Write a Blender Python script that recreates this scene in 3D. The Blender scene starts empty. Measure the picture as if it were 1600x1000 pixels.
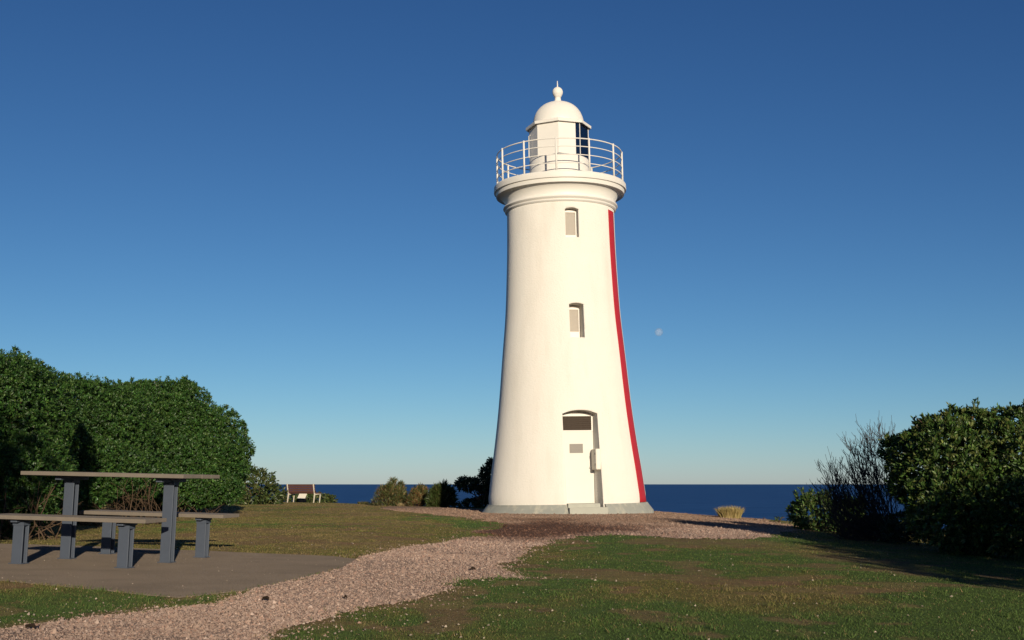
import bpy, bmesh, math, random
import numpy as np
from mathutils import Vector, Matrix, Euler, Quaternion

S = bpy.context.scene
COL = S.collection
R = math.radians
rnd = random.Random(7)
rng = np.random.default_rng(11)

# ------------------------------------------------------------------ camera, sky, sun, exposure
EYE = 0.8
FPX = 1900.0
PITCH = math.atan(256 / FPX)
cam_d = bpy.data.cameras.new('camera')
cam_d.sensor_width = 36.0
cam_d.lens = 36.0 * FPX / 1600.0
cam_d.clip_start = 0.1
cam_d.clip_end = 120000.0
cam = bpy.data.objects.new('camera', cam_d)
COL.objects.link(cam)
cam.location = (0, 0, EYE)
cam.rotation_euler = (math.pi / 2 + PITCH, 0, 0)
S.camera = cam

SUN_EL = R(10.0)
SUN_AZ = math.atan2(0.235, -0.972)          # azimuth of the sun from +Y towards +X
world = bpy.data.worlds.new('World')
S.world = world
world.use_nodes = True
wn = world.node_tree.nodes
wl = world.node_tree.links
bg = wn['Background']
sky = wn.new('ShaderNodeTexSky')
sky.sky_type = 'NISHITA'
sky.sun_disc = False
sky.sun_elevation = SUN_EL
sky.sun_rotation = SUN_AZ
sky.altitude = 30.0
sky.air_density = 0.7
sky.dust_density = 0.16
sky.ozone_density = 3.4
sep = wn.new('ShaderNodeSeparateColor'); comb = wn.new('ShaderNodeCombineColor')
wl.new(sky.outputs[0], sep.inputs[0])
for ch, (g_, k_) in enumerate([(1.42, 0.93), (1.285, 1.0), (1.08, 1.27)]):      # one contrast curve for the whole sky
    pw = wn.new('ShaderNodeMath'); pw.operation = 'POWER'; pw.inputs[1].default_value = g_
    ml = wn.new('ShaderNodeMath'); ml.operation = 'MULTIPLY'; ml.inputs[1].default_value = k_
    wl.new(sep.outputs[ch], pw.inputs[0]); wl.new(pw.outputs[0], ml.inputs[0]); wl.new(ml.outputs[0], comb.inputs[ch])
# part of the red is added to the blue: the hazy low sky turns from green to grey blue
mad = wn.new('ShaderNodeMath'); mad.operation = 'MULTIPLY_ADD'; mad.inputs[1].default_value = 0.20
red_ = comb.inputs[0].links[0].from_socket; blu_ = comb.inputs[2].links[0].from_socket
wl.new(red_, mad.inputs[0]); wl.new(blu_, mad.inputs[2]); wl.new(mad.outputs[0], comb.inputs[2])
wl.new(comb.outputs[0], bg.inputs['Color'])
bg.inputs['Strength'].default_value = 0.0525

sun_d = bpy.data.lights.new('sun', 'SUN')
sun_d.energy = 5.0
sun_d.angle = R(0.5)
sun_d.color = (1.0, 0.885, 0.69)
sun = bpy.data.objects.new('sun', sun_d)
COL.objects.link(sun)
to_sun = Vector((math.sin(SUN_AZ) * math.cos(SUN_EL), math.cos(SUN_AZ) * math.cos(SUN_EL), math.sin(SUN_EL)))
sun.rotation_euler = to_sun.to_track_quat('Z', 'Y').to_euler()
sun.location = to_sun * 60

S.view_settings.view_transform = 'Standard'
S.view_settings.look = 'None'
S.view_settings.exposure = 0.0
S.view_settings.gamma = 1.0
S.view_settings.use_curve_mapping = False
S.render.engine = 'CYCLES'
S.cycles.max_bounces = 6
S.cycles.transparent_max_bounces = 8

# ------------------------------------------------------------------ helpers
def ray(px, py):
    u = (px - 800) / FPX
    v = (500 - py) / FPX
    return u, math.cos(PITCH) - v * math.sin(PITCH), math.sin(PITCH) + v * math.cos(PITCH)

def at(px, py, Y):
    """point seen at pixel (px, py) of the 1600 px photograph at forward distance Y"""
    u, f, w = ray(px, py)
    t = Y / f
    return Vector((u * t, Y, EYE + w * t))

def hash2(ix, iy, s):
    h = (ix * 374761393 + iy * 668265263 + s * 974634747) & 0xffffffff
    h = ((h ^ (h >> 13)) * 1274126177) & 0xffffffff
    h = (h ^ (h >> 16)) & 0xffffffff
    return h.astype(np.float64) / 4294967295.0

def vnoise(x, y, s=0):
    x = np.asarray(x, float); y = np.asarray(y, float)
    ix = np.floor(x); iy = np.floor(y)
    fx = x - ix; fy = y - iy
    ix = ix.astype(np.int64) + 100000; iy = iy.astype(np.int64) + 100000
    fx = fx * fx * (3 - 2 * fx); fy = fy * fy * (3 - 2 * fy)
    a = hash2(ix, iy, s); b = hash2(ix + 1, iy, s); c = hash2(ix, iy + 1, s); d = hash2(ix + 1, iy + 1, s)
    return (a * (1 - fx) + b * fx) * (1 - fy) + (c * (1 - fx) + d * fx) * fy

def fbm(x, y, s=0, o=4):
    t = 0; a = 0.5; n = 0
    for k in range(o):
        t = t + a * vnoise(x * 2 ** k, y * 2 ** k, s + k * 17); n += a; a *= 0.5
    return t / n

def sstep(a, b, x):
    t = np.clip((np.asarray(x, float) - a) / (b - a), 0, 1)
    return t * t * (3 - 2 * t)

def sdf(poly, x, y):
    """signed distance to polygon, positive inside"""
    x = np.asarray(x, float); y = np.asarray(y, float)
    d = np.full(x.shape, 1e9); ins = np.zeros(x.shape, bool)
    n = len(poly)
    for i in range(n):
        ax, ay = poly[i]; bx, by = poly[(i + 1) % n]
        ex, ey = bx - ax, by - ay
        t = np.clip(((x - ax) * ex + (y - ay) * ey) / (ex * ex + ey * ey + 1e-12), 0, 1)
        d = np.minimum(d, np.hypot(x - ax - t * ex, y - ay - t * ey))
        c = ((ay > y) != (by > y))
        with np.errstate(divide='ignore', invalid='ignore'):
            xi = ax + (y - ay) * ex / (ey if abs(ey) > 1e-12 else 1e-12)
        ins ^= c & (x < xi)
    return np.where(ins, d, -d)

def tag(o, label=None, cat=None, group=None, kind=None):
    if label: o['label'] = label
    if cat: o['category'] = cat
    if group: o['group'] = group
    if kind: o['kind'] = kind
    return o

def empty(name, loc, rot=(0, 0, 0)):
    o = bpy.data.objects.new(name, None)
    COL.objects.link(o)
    o.location = loc; o.rotation_euler = rot
    o.empty_display_size = 0.2
    return o

def link(name, me, mat=None, parent=None):
    o = bpy.data.objects.new(name, me)
    COL.objects.link(o)
    if mat is not None: me.materials.append(mat)
    if parent is not None: o.parent = parent
    return o

def np_mesh(name, V, F, smooth=False, col=None):
    """V (n,3), F (m,k) equal-sized faces"""
    V = np.asarray(V, np.float32); F = np.asarray(F, np.int32)
    me = bpy.data.meshes.new(name)
    k = F.shape[1]
    me.vertices.add(len(V)); me.vertices.foreach_set('co', V.ravel())
    me.loops.add(F.size); me.loops.foreach_set('vertex_index', F.ravel())
    me.polygons.add(len(F))
    me.polygons.foreach_set('loop_start', np.arange(0, F.size, k, dtype=np.int32))
    me.polygons.foreach_set('loop_total', np.full(len(F), k, np.int32))
    if smooth: me.polygons.foreach_set('use_smooth', np.ones(len(F), bool))
    me.update(calc_edges=True)
    if col is not None:
        a = me.color_attributes.new('Col', 'FLOAT_COLOR', 'POINT')
        c = np.ones((len(V), 4), np.float32); c[:, :3] = col
        a.data.foreach_set('color', c.ravel())
    return me

class MB:
    """collects simple shapes, links them as one mesh object"""
    def __init__(s): s.v = []; s.f = []; s.sm = []
    def add(s, vs, fs, smooth=False):
        b = len(s.v)
        s.v += [tuple(p) for p in vs]
        s.f += [tuple(b + i for i in f) for f in fs]
        s.sm += [smooth] * len(fs)
        return s
    def box(s, c, d, m=None):
        x, y, z = d[0] / 2, d[1] / 2, d[2] / 2
        vs = [Vector((c[0] + i * x, c[1] + j * y, c[2] + k * z)) for k in (-1, 1) for j in (-1, 1) for i in (-1, 1)]
        if m is not None: vs = [m @ p for p in vs]
        return s.add(vs, [(0, 2, 3, 1), (4, 5, 7, 6), (0, 1, 5, 4), (2, 6, 7, 3), (0, 4, 6, 2), (1, 3, 7, 5)])
    def tube(s, pts, r, n=6, r2=None, cap=True, closed=False):
        pts = [Vector(p) for p in pts]
        N = len(pts); vs = []; fs = []
        for i, p in enumerate(pts):
            if closed: t = pts[(i + 1) % N] - pts[i - 1]
            else: t = pts[min(i + 1, N - 1)] - pts[max(i - 1, 0)]
            t.normalize()
            a = Vector((0, 0, 1)) if abs(t.z) < 0.9 else Vector((1, 0, 0))
            u = t.cross(a).normalized(); w = t.cross(u)
            if isinstance(r, (list, tuple)): rr = r[i]
            else: rr = r if r2 is None else r + (r2 - r) * i / max(1, N - 1)
            for k in range(n):
                q = 2 * math.pi * k / n
                vs.append(p + (u * math.cos(q) + w * math.sin(q)) * rr)
        for i in range(N if closed else N - 1):
            j = (i + 1) % N
            for k in range(n):
                fs.append((i * n + k, i * n + (k + 1) % n, j * n + (k + 1) % n, j * n + k))
        if cap and not closed:
            fs.append(tuple(range(n))); fs.append(tuple((N - 1) * n + k for k in reversed(range(n))))
        return s.add(vs, fs, True)
    def lathe(s, prof, n=64, a0=0.0, a1=2 * math.pi, smooth=True, cap0=False, cap1=False):
        full = abs(a1 - a0 - 2 * math.pi) < 1e-6
        m = n if full else n + 1
        vs = []; fs = []
        for r, z in prof:
            for k in range(m):
                q = a0 + (a1 - a0) * k / n
                vs.append((r * math.sin(q), -r * math.cos(q), z))
        for i in range(len(prof) - 1):
            for k in range(n):
                l = (k + 1) % m
                fs.append((i * m + k, i * m + l, (i + 1) * m + l, (i + 1) * m + k))
        if cap0: fs.append(tuple(reversed(range(m))))
        if cap1: fs.append(tuple((len(prof) - 1) * m + k for k in range(m)))
        return s.add(vs, fs, smooth)
    def prism(s, poly, z0, z1, m=None):
        """polygon (x, z) extruded along y from z0 to z1, mapped by m"""
        n = len(poly)
        vs = [Vector((x, z0, z)) for x, z in poly] + [Vector((x, z1, z)) for x, z in poly]
        if m is not None: vs = [m @ p for p in vs]
        fs = [tuple(range(n)), tuple(reversed(range(n, 2 * n)))]
        fs += [(i, i + n, (i + 1) % n + n, (i + 1) % n) for i in range(n)]
        return s.add(vs, fs)
    def loft(s, pa, pb, z0, z1, m):
        n = len(pa)
        vs = [m @ Vector((x, z0, z)) for x, z in pa] + [m @ Vector((x, z1, z)) for x, z in pb]
        fs = [tuple(range(n)), tuple(reversed(range(n, 2 * n)))]
        fs += [(i, i + n, (i + 1) % n + n, (i + 1) % n) for i in range(n)]
        return s.add(vs, fs)
    def mesh(s, name, fix=True):
        me = bpy.data.meshes.new(name)
        me.from_pydata(s.v, [], s.f)
        me.polygons.foreach_set('use_smooth', s.sm)
        if fix:
            bm = bmesh.new(); bm.from_mesh(me)
            bmesh.ops.recalc_face_normals(bm, faces=bm.faces)
            bm.to_mesh(me); bm.free()
        me.update()
        return me
    def build(s, name, mat, parent=None, bevel=0):
        o = link(name, s.mesh(name), mat, parent)
        if bevel:
            b = o.modifiers.new('bevel', 'BEVEL'); b.width = bevel; b.segments = 2; b.limit_method = 'ANGLE'
        return o

# ------------------------------------------------------------------ materials
def new_mat(name):
    m = bpy.data.materials.new(name); m.use_nodes = True
    return m, m.node_tree.nodes, m.node_tree.links, m.node_tree.nodes['Principled BSDF']

def surf(name, col, rough=0.7, spec=0.3, var=0.12, scale=6.0, bump=0.0, bscale=60.0, stain=None, metal=0.0, dr=0.3):
    m, n, l, p = new_mat(name)
    tc = n.new('ShaderNodeTexCoord')
    a = n.new('ShaderNodeTexNoise'); a.inputs['Scale'].default_value = scale; a.inputs['Detail'].default_value = 6
    l.new(tc.outputs['Object'], a.inputs['Vector'])
    mix = n.new('ShaderNodeMix'); mix.data_type = 'RGBA'
    mix.inputs[6].default_value = (*[c * (1 - var) for c in col], 1)
    mix.inputs[7].default_value = (*[min(1, c * (1 + var)) for c in col], 1)
    l.new(a.outputs['Fac'], mix.inputs[0])
    out = mix.outputs[2]
    if stain:
        sc, amt, scol, vec = stain
        mp = n.new('ShaderNodeMapping'); mp.inputs['Scale'].default_value = vec
        l.new(tc.outputs['Object'], mp.inputs['Vector'])
        b = n.new('ShaderNodeTexNoise'); b.inputs['Scale'].default_value = sc; b.inputs['Detail'].default_value = 5
        l.new(mp.outputs[0], b.inputs['Vector'])
        rp = n.new('ShaderNodeValToRGB'); rp.color_ramp.elements[0].position = 0.5; rp.color_ramp.elements[1].position = 0.75
        rp.color_ramp.elements[0].color = (0, 0, 0, 1); rp.color_ramp.elements[1].color = (amt, amt, amt, 1)
        l.new(b.outputs['Fac'], rp.inputs[0])
        m2 = n.new('ShaderNodeMix'); m2.data_type = 'RGBA'; m2.inputs[7].default_value = (*scol, 1)
        l.new(rp.outputs[0], m2.inputs[0]); l.new(out, m2.inputs[6]); out = m2.outputs[2]
    l.new(out, p.inputs['Base Color'])
    p.inputs['Roughness'].default_value = rough
    p.inputs['Specular IOR Level'].default_value = spec
    p.inputs['Metallic'].default_value = metal
    p.inputs['Diffuse Roughness'].default_value = dr
    if bump:
        b = n.new('ShaderNodeTexNoise'); b.inputs['Scale'].default_value = bscale; b.inputs['Detail'].default_value = 5
        l.new(tc.outputs['Object'], b.inputs['Vector'])
        bp = n.new('ShaderNodeBump'); bp.inputs['Strength'].default_value = 1.0; bp.inputs['Distance'].default_value = bump
        l.new(b.outputs['Fac'], bp.inputs['Height']); l.new(bp.outputs[0], p.inputs['Normal'])
    return m

def attr_mat(name, rough=0.9, spec=0.15, trans=0.0, var=0.25, scale=40.0, bump=0.0, bscale=80.0, dr=0.0):
    m, n, l, p = new_mat(name)
    at_ = n.new('ShaderNodeAttribute'); at_.attribute_name = 'Col'
    out = at_.outputs['Color']
    if var:
        tc = n.new('ShaderNodeTexCoord')
        a = n.new('ShaderNodeTexNoise'); a.inputs['Scale'].default_value = scale; a.inputs['Detail'].default_value = 8
        a.inputs['Roughness'].default_value = 0.7
        l.new(tc.outputs['Object'], a.inputs['Vector'])
        mr = n.new('ShaderNodeMapRange'); mr.inputs[1].default_value = 0.25; mr.inputs[2].default_value = 0.75
        mr.inputs[3].default_value = 1 - var; mr.inputs[4].default_value = 1 + var
        l.new(a.outputs['Fac'], mr.inputs[0])
        vm = n.new('ShaderNodeVectorMath'); vm.operation = 'SCALE'
        l.new(out, vm.inputs[0]); l.new(mr.outputs[0], vm.inputs['Scale']); out = vm.outputs[0]
        if bump:
            b = n.new('ShaderNodeTexNoise'); b.inputs['Scale'].default_value = bscale; b.inputs['Detail'].default_value = 6
            l.new(tc.outputs['Object'], b.inputs['Vector'])
            bp = n.new('ShaderNodeBump'); bp.inputs['Strength'].default_value = 1.0; bp.inputs['Distance'].default_value = bump
            l.new(b.outputs['Fac'], bp.inputs['Height']); l.new(bp.outputs[0], p.inputs['Normal'])
    l.new(out, p.inputs['Base Color'])
    p.inputs['Roughness'].default_value = rough
    p.inputs['Specular IOR Level'].default_value = spec
    p.inputs['Diffuse Roughness'].default_value = dr
    if trans:
        t = n.new('ShaderNodeBsdfTranslucent'); l.new(out, t.inputs['Color'])
        mx = n.new('ShaderNodeMixShader'); mx.inputs[0].default_value = trans
        l.new(p.outputs[0], mx.inputs[1]); l.new(t.outputs[0], mx.inputs[2])
        l.new(mx.outputs[0], n['Material Output'].inputs['Surface'])
    return m

M_WHITE = surf('white_render', (0.74, 0.695, 0.625), 0.65, 0.3, 0.035, 1.6, 0.010, 26.0,
               stain=(1.2, 0.35, (0.60, 0.55, 0.47), (2.2, 2.2, 0.35)), dr=0.42)
M_WHITE_S = surf('white_paint', (0.72, 0.68, 0.62), 0.5, 0.4, 0.03, 3.0, 0.0015, 40.0)
M_DOOR = surf('door_paint', (0.66, 0.63, 0.565), 0.5, 0.35, 0.03, 3.0, 0.001, 30.0)
M_RED = surf('red_paint', (0.43, 0.022, 0.03), 0.55, 0.3, 0.10, 4.0, 0.006, 26.0)
M_PLINTH = surf('grey_plinth_paint', (0.30, 0.30, 0.265), 0.7, 0.25, 0.14, 3.0, 0.006, 20.0,
                stain=(2.6, 0.85, (0.48, 0.44, 0.35), (2.5, 2.5, 1.2)))
M_STEP = surf('step_paint', (0.42, 0.41, 0.35), 0.8, 0.2, 0.10, 5.0, 0.004, 30.0)
M_BROWN = surf('brown_louvre', (0.075, 0.055, 0.042), 0.6, 0.3, 0.2, 12.0)
M_PLAQUE = surf('grey_plaque', (0.20, 0.175, 0.15), 0.5, 0.4, 0.1, 30.0)
M_BLIND = surf('pale_blind', (0.37, 0.325, 0.275), 0.6, 0.4, 0.08, 8.0)
M_BOX = surf('cream_box_paint', (0.74, 0.68, 0.58), 0.5, 0.35, 0.04, 8.0)
M_SOFFIT = surf('brown_soffit', (0.22, 0.15, 0.10), 0.7, 0.2, 0.2, 9.0)
M_STEEL = surf('blue_grey_steel', (0.060, 0.072, 0.098), 0.5, 0.4, 0.10, 14.0, 0.0006, 90.0)
M_PLANK = surf('weathered_board', (0.165, 0.138, 0.112), 0.8, 0.2, 0.18, 9.0, 0.001, 60.0,
               stain=(3.0, 0.5, (0.14, 0.12, 0.11), (1, 9, 9)))
M_PAD = surf('worn_concrete', (0.142, 0.112, 0.087), 0.95, 0.1, 0.18, 2.5, 0.012, 55.0,
             stain=(1.4, 0.6, (0.095, 0.075, 0.058), (1, 1.6, 1)), dr=1.0)
M_SLAT = surf('maroon_slat', (0.085, 0.036, 0.026), 0.65, 0.3, 0.15, 8.0)
M_CONC = surf('pale_concrete', (0.66, 0.60, 0.50), 0.8, 0.2, 0.08, 8.0)
M_LEGS = surf('bench_leg_paint', (0.50, 0.44, 0.35), 0.8, 0.2, 0.08, 8.0)
M_BARK = surf('brown_bark', (0.10, 0.065, 0.042), 0.9, 0.1, 0.3, 14.0, 0.004, 60.0)
M_TWIG = surf('dead_twig', (0.055, 0.047, 0.045), 0.9, 0.1, 0.25, 14.0)
M_LITTER = surf('dark_litter', (0.03, 0.02, 0.014), 0.9, 0.1, 0.3, 60.0)
M_GROUND = attr_mat('turf_and_soil', 0.95, 0.08, 0, 0.38, 28.0, 0.03, 45.0, 1.0)
M_GRAVEL = attr_mat('gravel', 0.95, 0.1, 0, 0.30, 45.0, 0.02, 60.0, 1.0)
M_STONE = attr_mat('gravel_stone', 0.85, 0.2, 0, 0, dr=0.8)
M_BLADE = attr_mat('grass_blade', 0.7, 0.15, 0.25, 0)
M_LEAF = attr_mat('leaf', 0.42, 0.36, 0.14, 0)
M_TUSSOCK = attr_mat('tussock_blade', 0.7, 0.2, 0.25, 0)

def glass_mat():
    m, n, l, p = new_mat('dark_lantern_glass')
    p.inputs['Base Color'].default_value = (0.006, 0.018, 0.05, 1)
    p.inputs['Roughness'].default_value = 0.06
    p.inputs['Specular IOR Level'].default_value = 0.6
    tr = n.new('ShaderNodeBsdfTransparent'); tr.inputs['Color'].default_value = (0.25, 0.36, 0.55, 1)
    mx = n.new('ShaderNodeMixShader'); mx.inputs[0].default_value = 0.35
    l.new(p.outputs[0], mx.inputs[1]); l.new(tr.outputs[0], mx.inputs[2])
    l.new(mx.outputs[0], n['Material Output'].inputs['Surface'])
    return m
M_GLASS = glass_mat()

def sea_mat():
    m, n, l, p = new_mat('sea_water')
    tc = n.new('ShaderNodeTexCoord')
    mp = n.new('ShaderNodeMapping'); mp.inputs['Scale'].default_value = (0.012, 0.05, 1)
    mp.inputs['Rotation'].default_value = (0, 0, R(12))
    l.new(tc.outputs['Object'], mp.inputs['Vector'])
    a = n.new('ShaderNodeTexNoise'); a.inputs['Scale'].default_value = 1.0; a.inputs['Detail'].default_value = 8
    a.inputs['Roughness'].default_value = 0.65
    l.new(mp.outputs[0], a.inputs['Vector'])
    rp = n.new('ShaderNodeValToRGB')
    rp.color_ramp.elements[0].position = 0.38; rp.color_ramp.elements[0].color = (0.010, 0.066, 0.215, 1)
    rp.color_ramp.elements[1].position = 0.64; rp.color_ramp.elements[1].color = (0.042, 0.130, 0.330, 1)
    l.new(a.outputs['Fac'], rp.inputs[0]); l.new(rp.outputs[0], p.inputs['Base Color'])
    mp2 = n.new('ShaderNodeMapping'); mp2.inputs['Scale'].default_value = (0.10, 0.22, 1)
    l.new(tc.outputs['Object'], mp2.inputs['Vector'])
    b = n.new('ShaderNodeTexNoise'); b.inputs['Scale'].default_value = 1.0; b.inputs['Detail'].default_value = 10
    b.inputs['Roughness'].default_value = 0.7
    l.new(mp2.outputs[0], b.inputs['Vector'])
    bp = n.new('ShaderNodeBump'); bp.inputs['Strength'].default_value = 1.0; bp.inputs['Distance'].default_value = 1.6
    l.new(b.outputs['Fac'], bp.inputs['Height']); l.new(bp.outputs[0], p.inputs['Normal'])
    p.inputs['Roughness'].default_value = 0.5
    p.inputs['Specular IOR Level'].default_value = 0.12
    return m
M_SEA = sea_mat()

# ------------------------------------------------------------------ terrain
TX, TY = at(886.5, 797, 35)[0], 35.0                       # lighthouse axis

def flat(px, py, e):
    u, f, w = ray(px, py)
    t = -e / w
    return (u * t, f * t)

PAD_E = 0.685
pad_px = [(-330, 905), (0, 904), (140, 912), (230, 919), (282, 921), (384, 910), (470, 893), (534, 879), (557, 867),
          (520, 864), (340, 861), (150, 858), (0, 857), (-300, 855)]
PAD = [flat(x, y, PAD_E) for x, y in pad_px]
def pad_z(x, y): return EYE - PAD_E - 0.021 * (x + 3.567) + 0.006 * (y - 11.155)

def edge_y(x):
    """distance at which the bluff breaks off towards the sea"""
    return np.interp(x, [-60, -20, -10.5, -7.6, -5.2, -2.0, 0.5, 3.5, 5.5, 7.5, 9.2, 10.5, 12, 16, 40],
                     [66, 63, 60.5, 56, 50.5, 45.5, 42, 40, 36.5, 34, 29, 24, 17, 4, -30])

def ground(x, y):
    x = np.asarray(x, float); y = np.asarray(y, float)
    z = 0.085 * (1 - sstep(-2.6, -0.6, x)) * (1 - sstep(15, 32, y))
    z = z - 0.20 * sstep(3.0, 8.5, x) - 0.06 * sstep(42, 58, y)
    z = z + 0.035 * (fbm(x * 0.45 + 3, y * 0.35, 5, 3) - 0.5) * sstep(2, 5, np.hypot(x - TX, y - TY))
    w = sstep(-2.2, -0.25, sdf(PAD, x, y))
    z = z * (1 - w) + (pad_z(x, y) - 0.004) * w
    d = y - edge_y(x) + 1.2 * (fbm(x * 0.5, y * 0.1, 9, 3) - 0.5)
    z = z - 0.35 * sstep(-1.5, 1.0, d) - np.clip(d - 0.3, 0, None) * 1.3
    return np.maximum(z, -26.0)

def gpt(px, py, it=8):
    """where the ray through pixel (px, py) meets the ground"""
    Y = 15.0
    u, f, w = ray(px, py)
    lo, hi = 1.5, 90.0
    for Yk in np.arange(2.0, 90.0, 0.05):
        t = Yk / f
        if EYE + w * t <= float(ground(u * t, Yk)):
            return (u * t, Yk)
    return (u * 70 / f, 70)

path_px = [(-260, 1012), (0, 984), (70, 977), (150, 965), (225, 957), (330, 942), (392, 927), (425, 910), (480, 895), (540, 880), (572, 873), (625, 858),
           (680, 849), (722, 842), (770, 838), (735, 832), (790, 824), (772, 815), (700, 806), (640, 800), (590, 794), (610, 789.5), (660, 790.5), (720, 793),
           (780, 797), (900, 798), (1020, 799.5), (1090, 802), (1150, 807), (1205, 815), (1255, 826), (1200, 838), (1150, 842), (1060, 841),
           (980, 836), (900, 838), (868, 843), (834, 853), (806, 866), (794, 876), (766, 889), (790, 897), (826, 904), (770, 904), (722, 907),
           (684, 927), (640, 940), (600, 947), (560, 954), (500, 968), (444, 988), (400, 1003), (330, 1060), (-100, 1400), (-1200, 1500)]
def on_ground(px, py):
    e = EYE
    for _ in range(12):
        x, y = flat(px, py, e); e = EYE - float(ground(x, y))
    return (x, y)
PATH = [on_ground(x, y) if y < 1000 else flat(x, y, EYE - 0.05) for x, y in path_px]

def path_d(x, y):
    d = sdf(PATH, x, y)
    w = np.clip(y / 12.0, 0.5, 2.0)
    d = np.minimum(d, -sdf(PAD, x, y) + 0.02)
    return d + w * (0.34 * (fbm(x * 1.6, y * 0.9, 21, 4) - 0.5) + 0.16 * (fbm(x * 7, y * 5, 23, 3) - 0.5))

def pad_d(x, y):
    return sdf(PAD, x, y) + 0.05 * (fbm(x * 4, y * 3, 33, 3) - 0.5)

def lerp(a, b, t): return a + (b - a) * t[..., None]
C_GREEN = np.array([0.092, 0.140, 0.036]); C_OLIVE = np.array([0.175, 0.150, 0.048]); C_STRAW = np.array([0.30, 0.215, 0.10])
C_RUST = np.array([0.25, 0.140, 0.090]); C_SOIL = np.array([0.118, 0.058, 0.038])
C_PATH = np.array([0.335, 0.240, 0.195]); C_APRON = np.array([0.265, 0.178, 0.130])

soil_poly = [flat(x, y, EYE) for x, y in [(745, 836), (780, 822), (850, 812), (930, 818), (935, 828), (880, 838), (800, 842)]]
bare_poly = [flat(x, y, EYE) for x, y in [(835, 893), (900, 891), (1010, 896), (1180, 903), (1330, 912), (1180, 918), (1000, 912), (880, 905)]]
rust_poly = [flat(x, y, EYE) for x, y in [(950, 840), (1060, 838), (1180, 842), (1290, 862), (1430, 882), (1620, 915), (1640, 930), (1440, 898), (1240, 868), (1100, 852), (980, 850)]]

def turf(x, y):
    """dryness 0 (green) .. 1 (straw), bareness 0..1"""
    left = 1 - sstep(-2.5, 2.5, x + 0.10 * (y - 10))
    n1 = fbm(x * 0.55 + 7, y * 0.32, 41, 5)
    n2 = fbm(x * 1.7, y * 0.9 + 4, 47, 4)
    n3 = fbm(x * 5.0, y * 3.0, 53, 3)
    dry = 0.22 + 0.36 * left + 0.14 * sstep(12, 26, y) + 1.35 * (n1 - 0.5) + 0.55 * (n2 - 0.5) + 0.35 * (n3 - 0.5) - 0.20 * (1 - sstep(6, 10, y))
    bare = 0.9 * sstep(0.575, 0.66, fbm(x * 2.3 + 20, y * 1.6, 61, 5) + 0.025 * left)
    b2 = sstep(-0.10, 0.25, sdf(bare_poly, x, y) + 2.2 * (fbm(x * 2.4, y * 1.8, 63, 5) - 0.5))
    b3 = sstep(-0.2, 0.4, sdf(rust_poly, x, y) + 1.3 * (fbm(x * 1.5, y * 0.8, 67, 4) - 0.5))
    pd = path_d(x, y)
    b4 = 0.8 * sstep(-0.30, -0.02, pd) * sstep(0.35, 0.65, fbm(x * 3, y * 2, 71, 3))
    bare = np.maximum.reduce([0.8 * bare, 0.85 * b2, 0.75 * b3, b4])
    return np.clip(dry, 0, 1), np.clip(bare, 0, 1)

def turf_col(x, y):
    dry, bare = turf(x, y)
    c = lerp(np.broadcast_to(C_GREEN, x.shape + (3,)), C_OLIVE, sstep(0.15, 0.62, dry))
    c = lerp(c, C_STRAW * 0.8, 0.75 * sstep(0.62, 1.0, dry))
    br = lerp(np.broadcast_to(C_RUST, x.shape + (3,)), C_STRAW * 0.85, sstep(0.3, 0.7, fbm(x * 2.2, y * 1.6, 75, 4)))
    return lerp(c, br, 0.85 * bare), dry, bare

def path_col(x, y):
    far = sstep(20, 27, y)
    c = lerp(np.broadcast_to(C_PATH, x.shape + (3,)), C_APRON, far)
    s = sstep(-1.6, 0.8, sdf(soil_poly, x, y) + 3.0 * (fbm(x * 0.8, y * 0.35, 81, 4) - 0.5))
    c = lerp(c, C_SOIL, 0.92 * s)
    w = 0.82 + 0.36 * fbm(x * 0.9, y * 0.5, 83, 4)
    return c * w[..., None], s

# fine sheet in front of the camera, coarse sheet everywhere else, one mesh
def sheet():
    us = np.concatenate([[-9, -5, -3, -2, -1.4, -1.0, -0.8, -0.65], np.linspace(-0.55, 0.55, 720), [0.65, 0.8, 1.0, 1.4, 2, 3, 5, 9]])
    ys = np.concatenate([[0.25, 0.6, 1.2, 2.0, 3.0, 4.0], np.geomspace(4.6, 68, 430), [72, 78, 86, 95]])
    U, Y = np.meshgrid(us, ys)
    X = U * Y
    keep = None
    X = np.clip(X, -160, 90)
    Z = ground(X, Y)
    nr, nc = X.shape
    V = np.stack([X, Y, Z], -1).reshape(-1, 3)
    idx = np.arange(nr * nc).reshape(nr, nc)
    Fq = np.stack([idx[:-1, :-1], idx[:-1, 1:], idx[1:, 1:], idx[1:, :-1]], -1).reshape(-1, 4)
    # land behind the camera
    bx = np.linspace(-160, 90, 60); by = np.linspace(-180, 0.25, 60)
    BX, BY = np.meshgrid(bx, by); BZ = ground(BX, BY)
    row = V[idx[0]]
    V2 = np.stack([BX, BY, BZ], -1).reshape(-1, 3)
    i2 = np.arange(3600).reshape(60, 60) + len(V)
    F2 = np.stack([i2[:-1, :-1], i2[:-1, 1:], i2[1:, 1:], i2[1:, :-1]], -1).reshape(-1, 4)
    # side wings beyond the fan, next to the camera
    V = np.concatenate([V, V2]); Fq = np.concatenate([Fq, F2])
    x, y = V[:, 0], V[:, 1]
    c, dry, bare = turf_col(x, y)
    c = 0.62 * c * (0.75 + 0.5 * fbm(x * 9, y * 9, 91, 4))[:, None]
    cliff = sstep(-0.2, 1.5, y - edge_y(x))
    c = lerp(c, np.array([0.10, 0.085, 0.05]), cliff)
    # drop the ground a little under the path and the pad so that the sheets never touch
    V[:, 2] -= 0.012 * sstep(-0.02, 0.06, path_d(x, y)) + 0.06 * sstep(0.0, 0.1, sdf(PAD, x, y))
    me = np_mesh('ground', V, Fq, True, c)
    return tag(link('ground', me, M_GROUND), kind='structure')
sheet()
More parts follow.
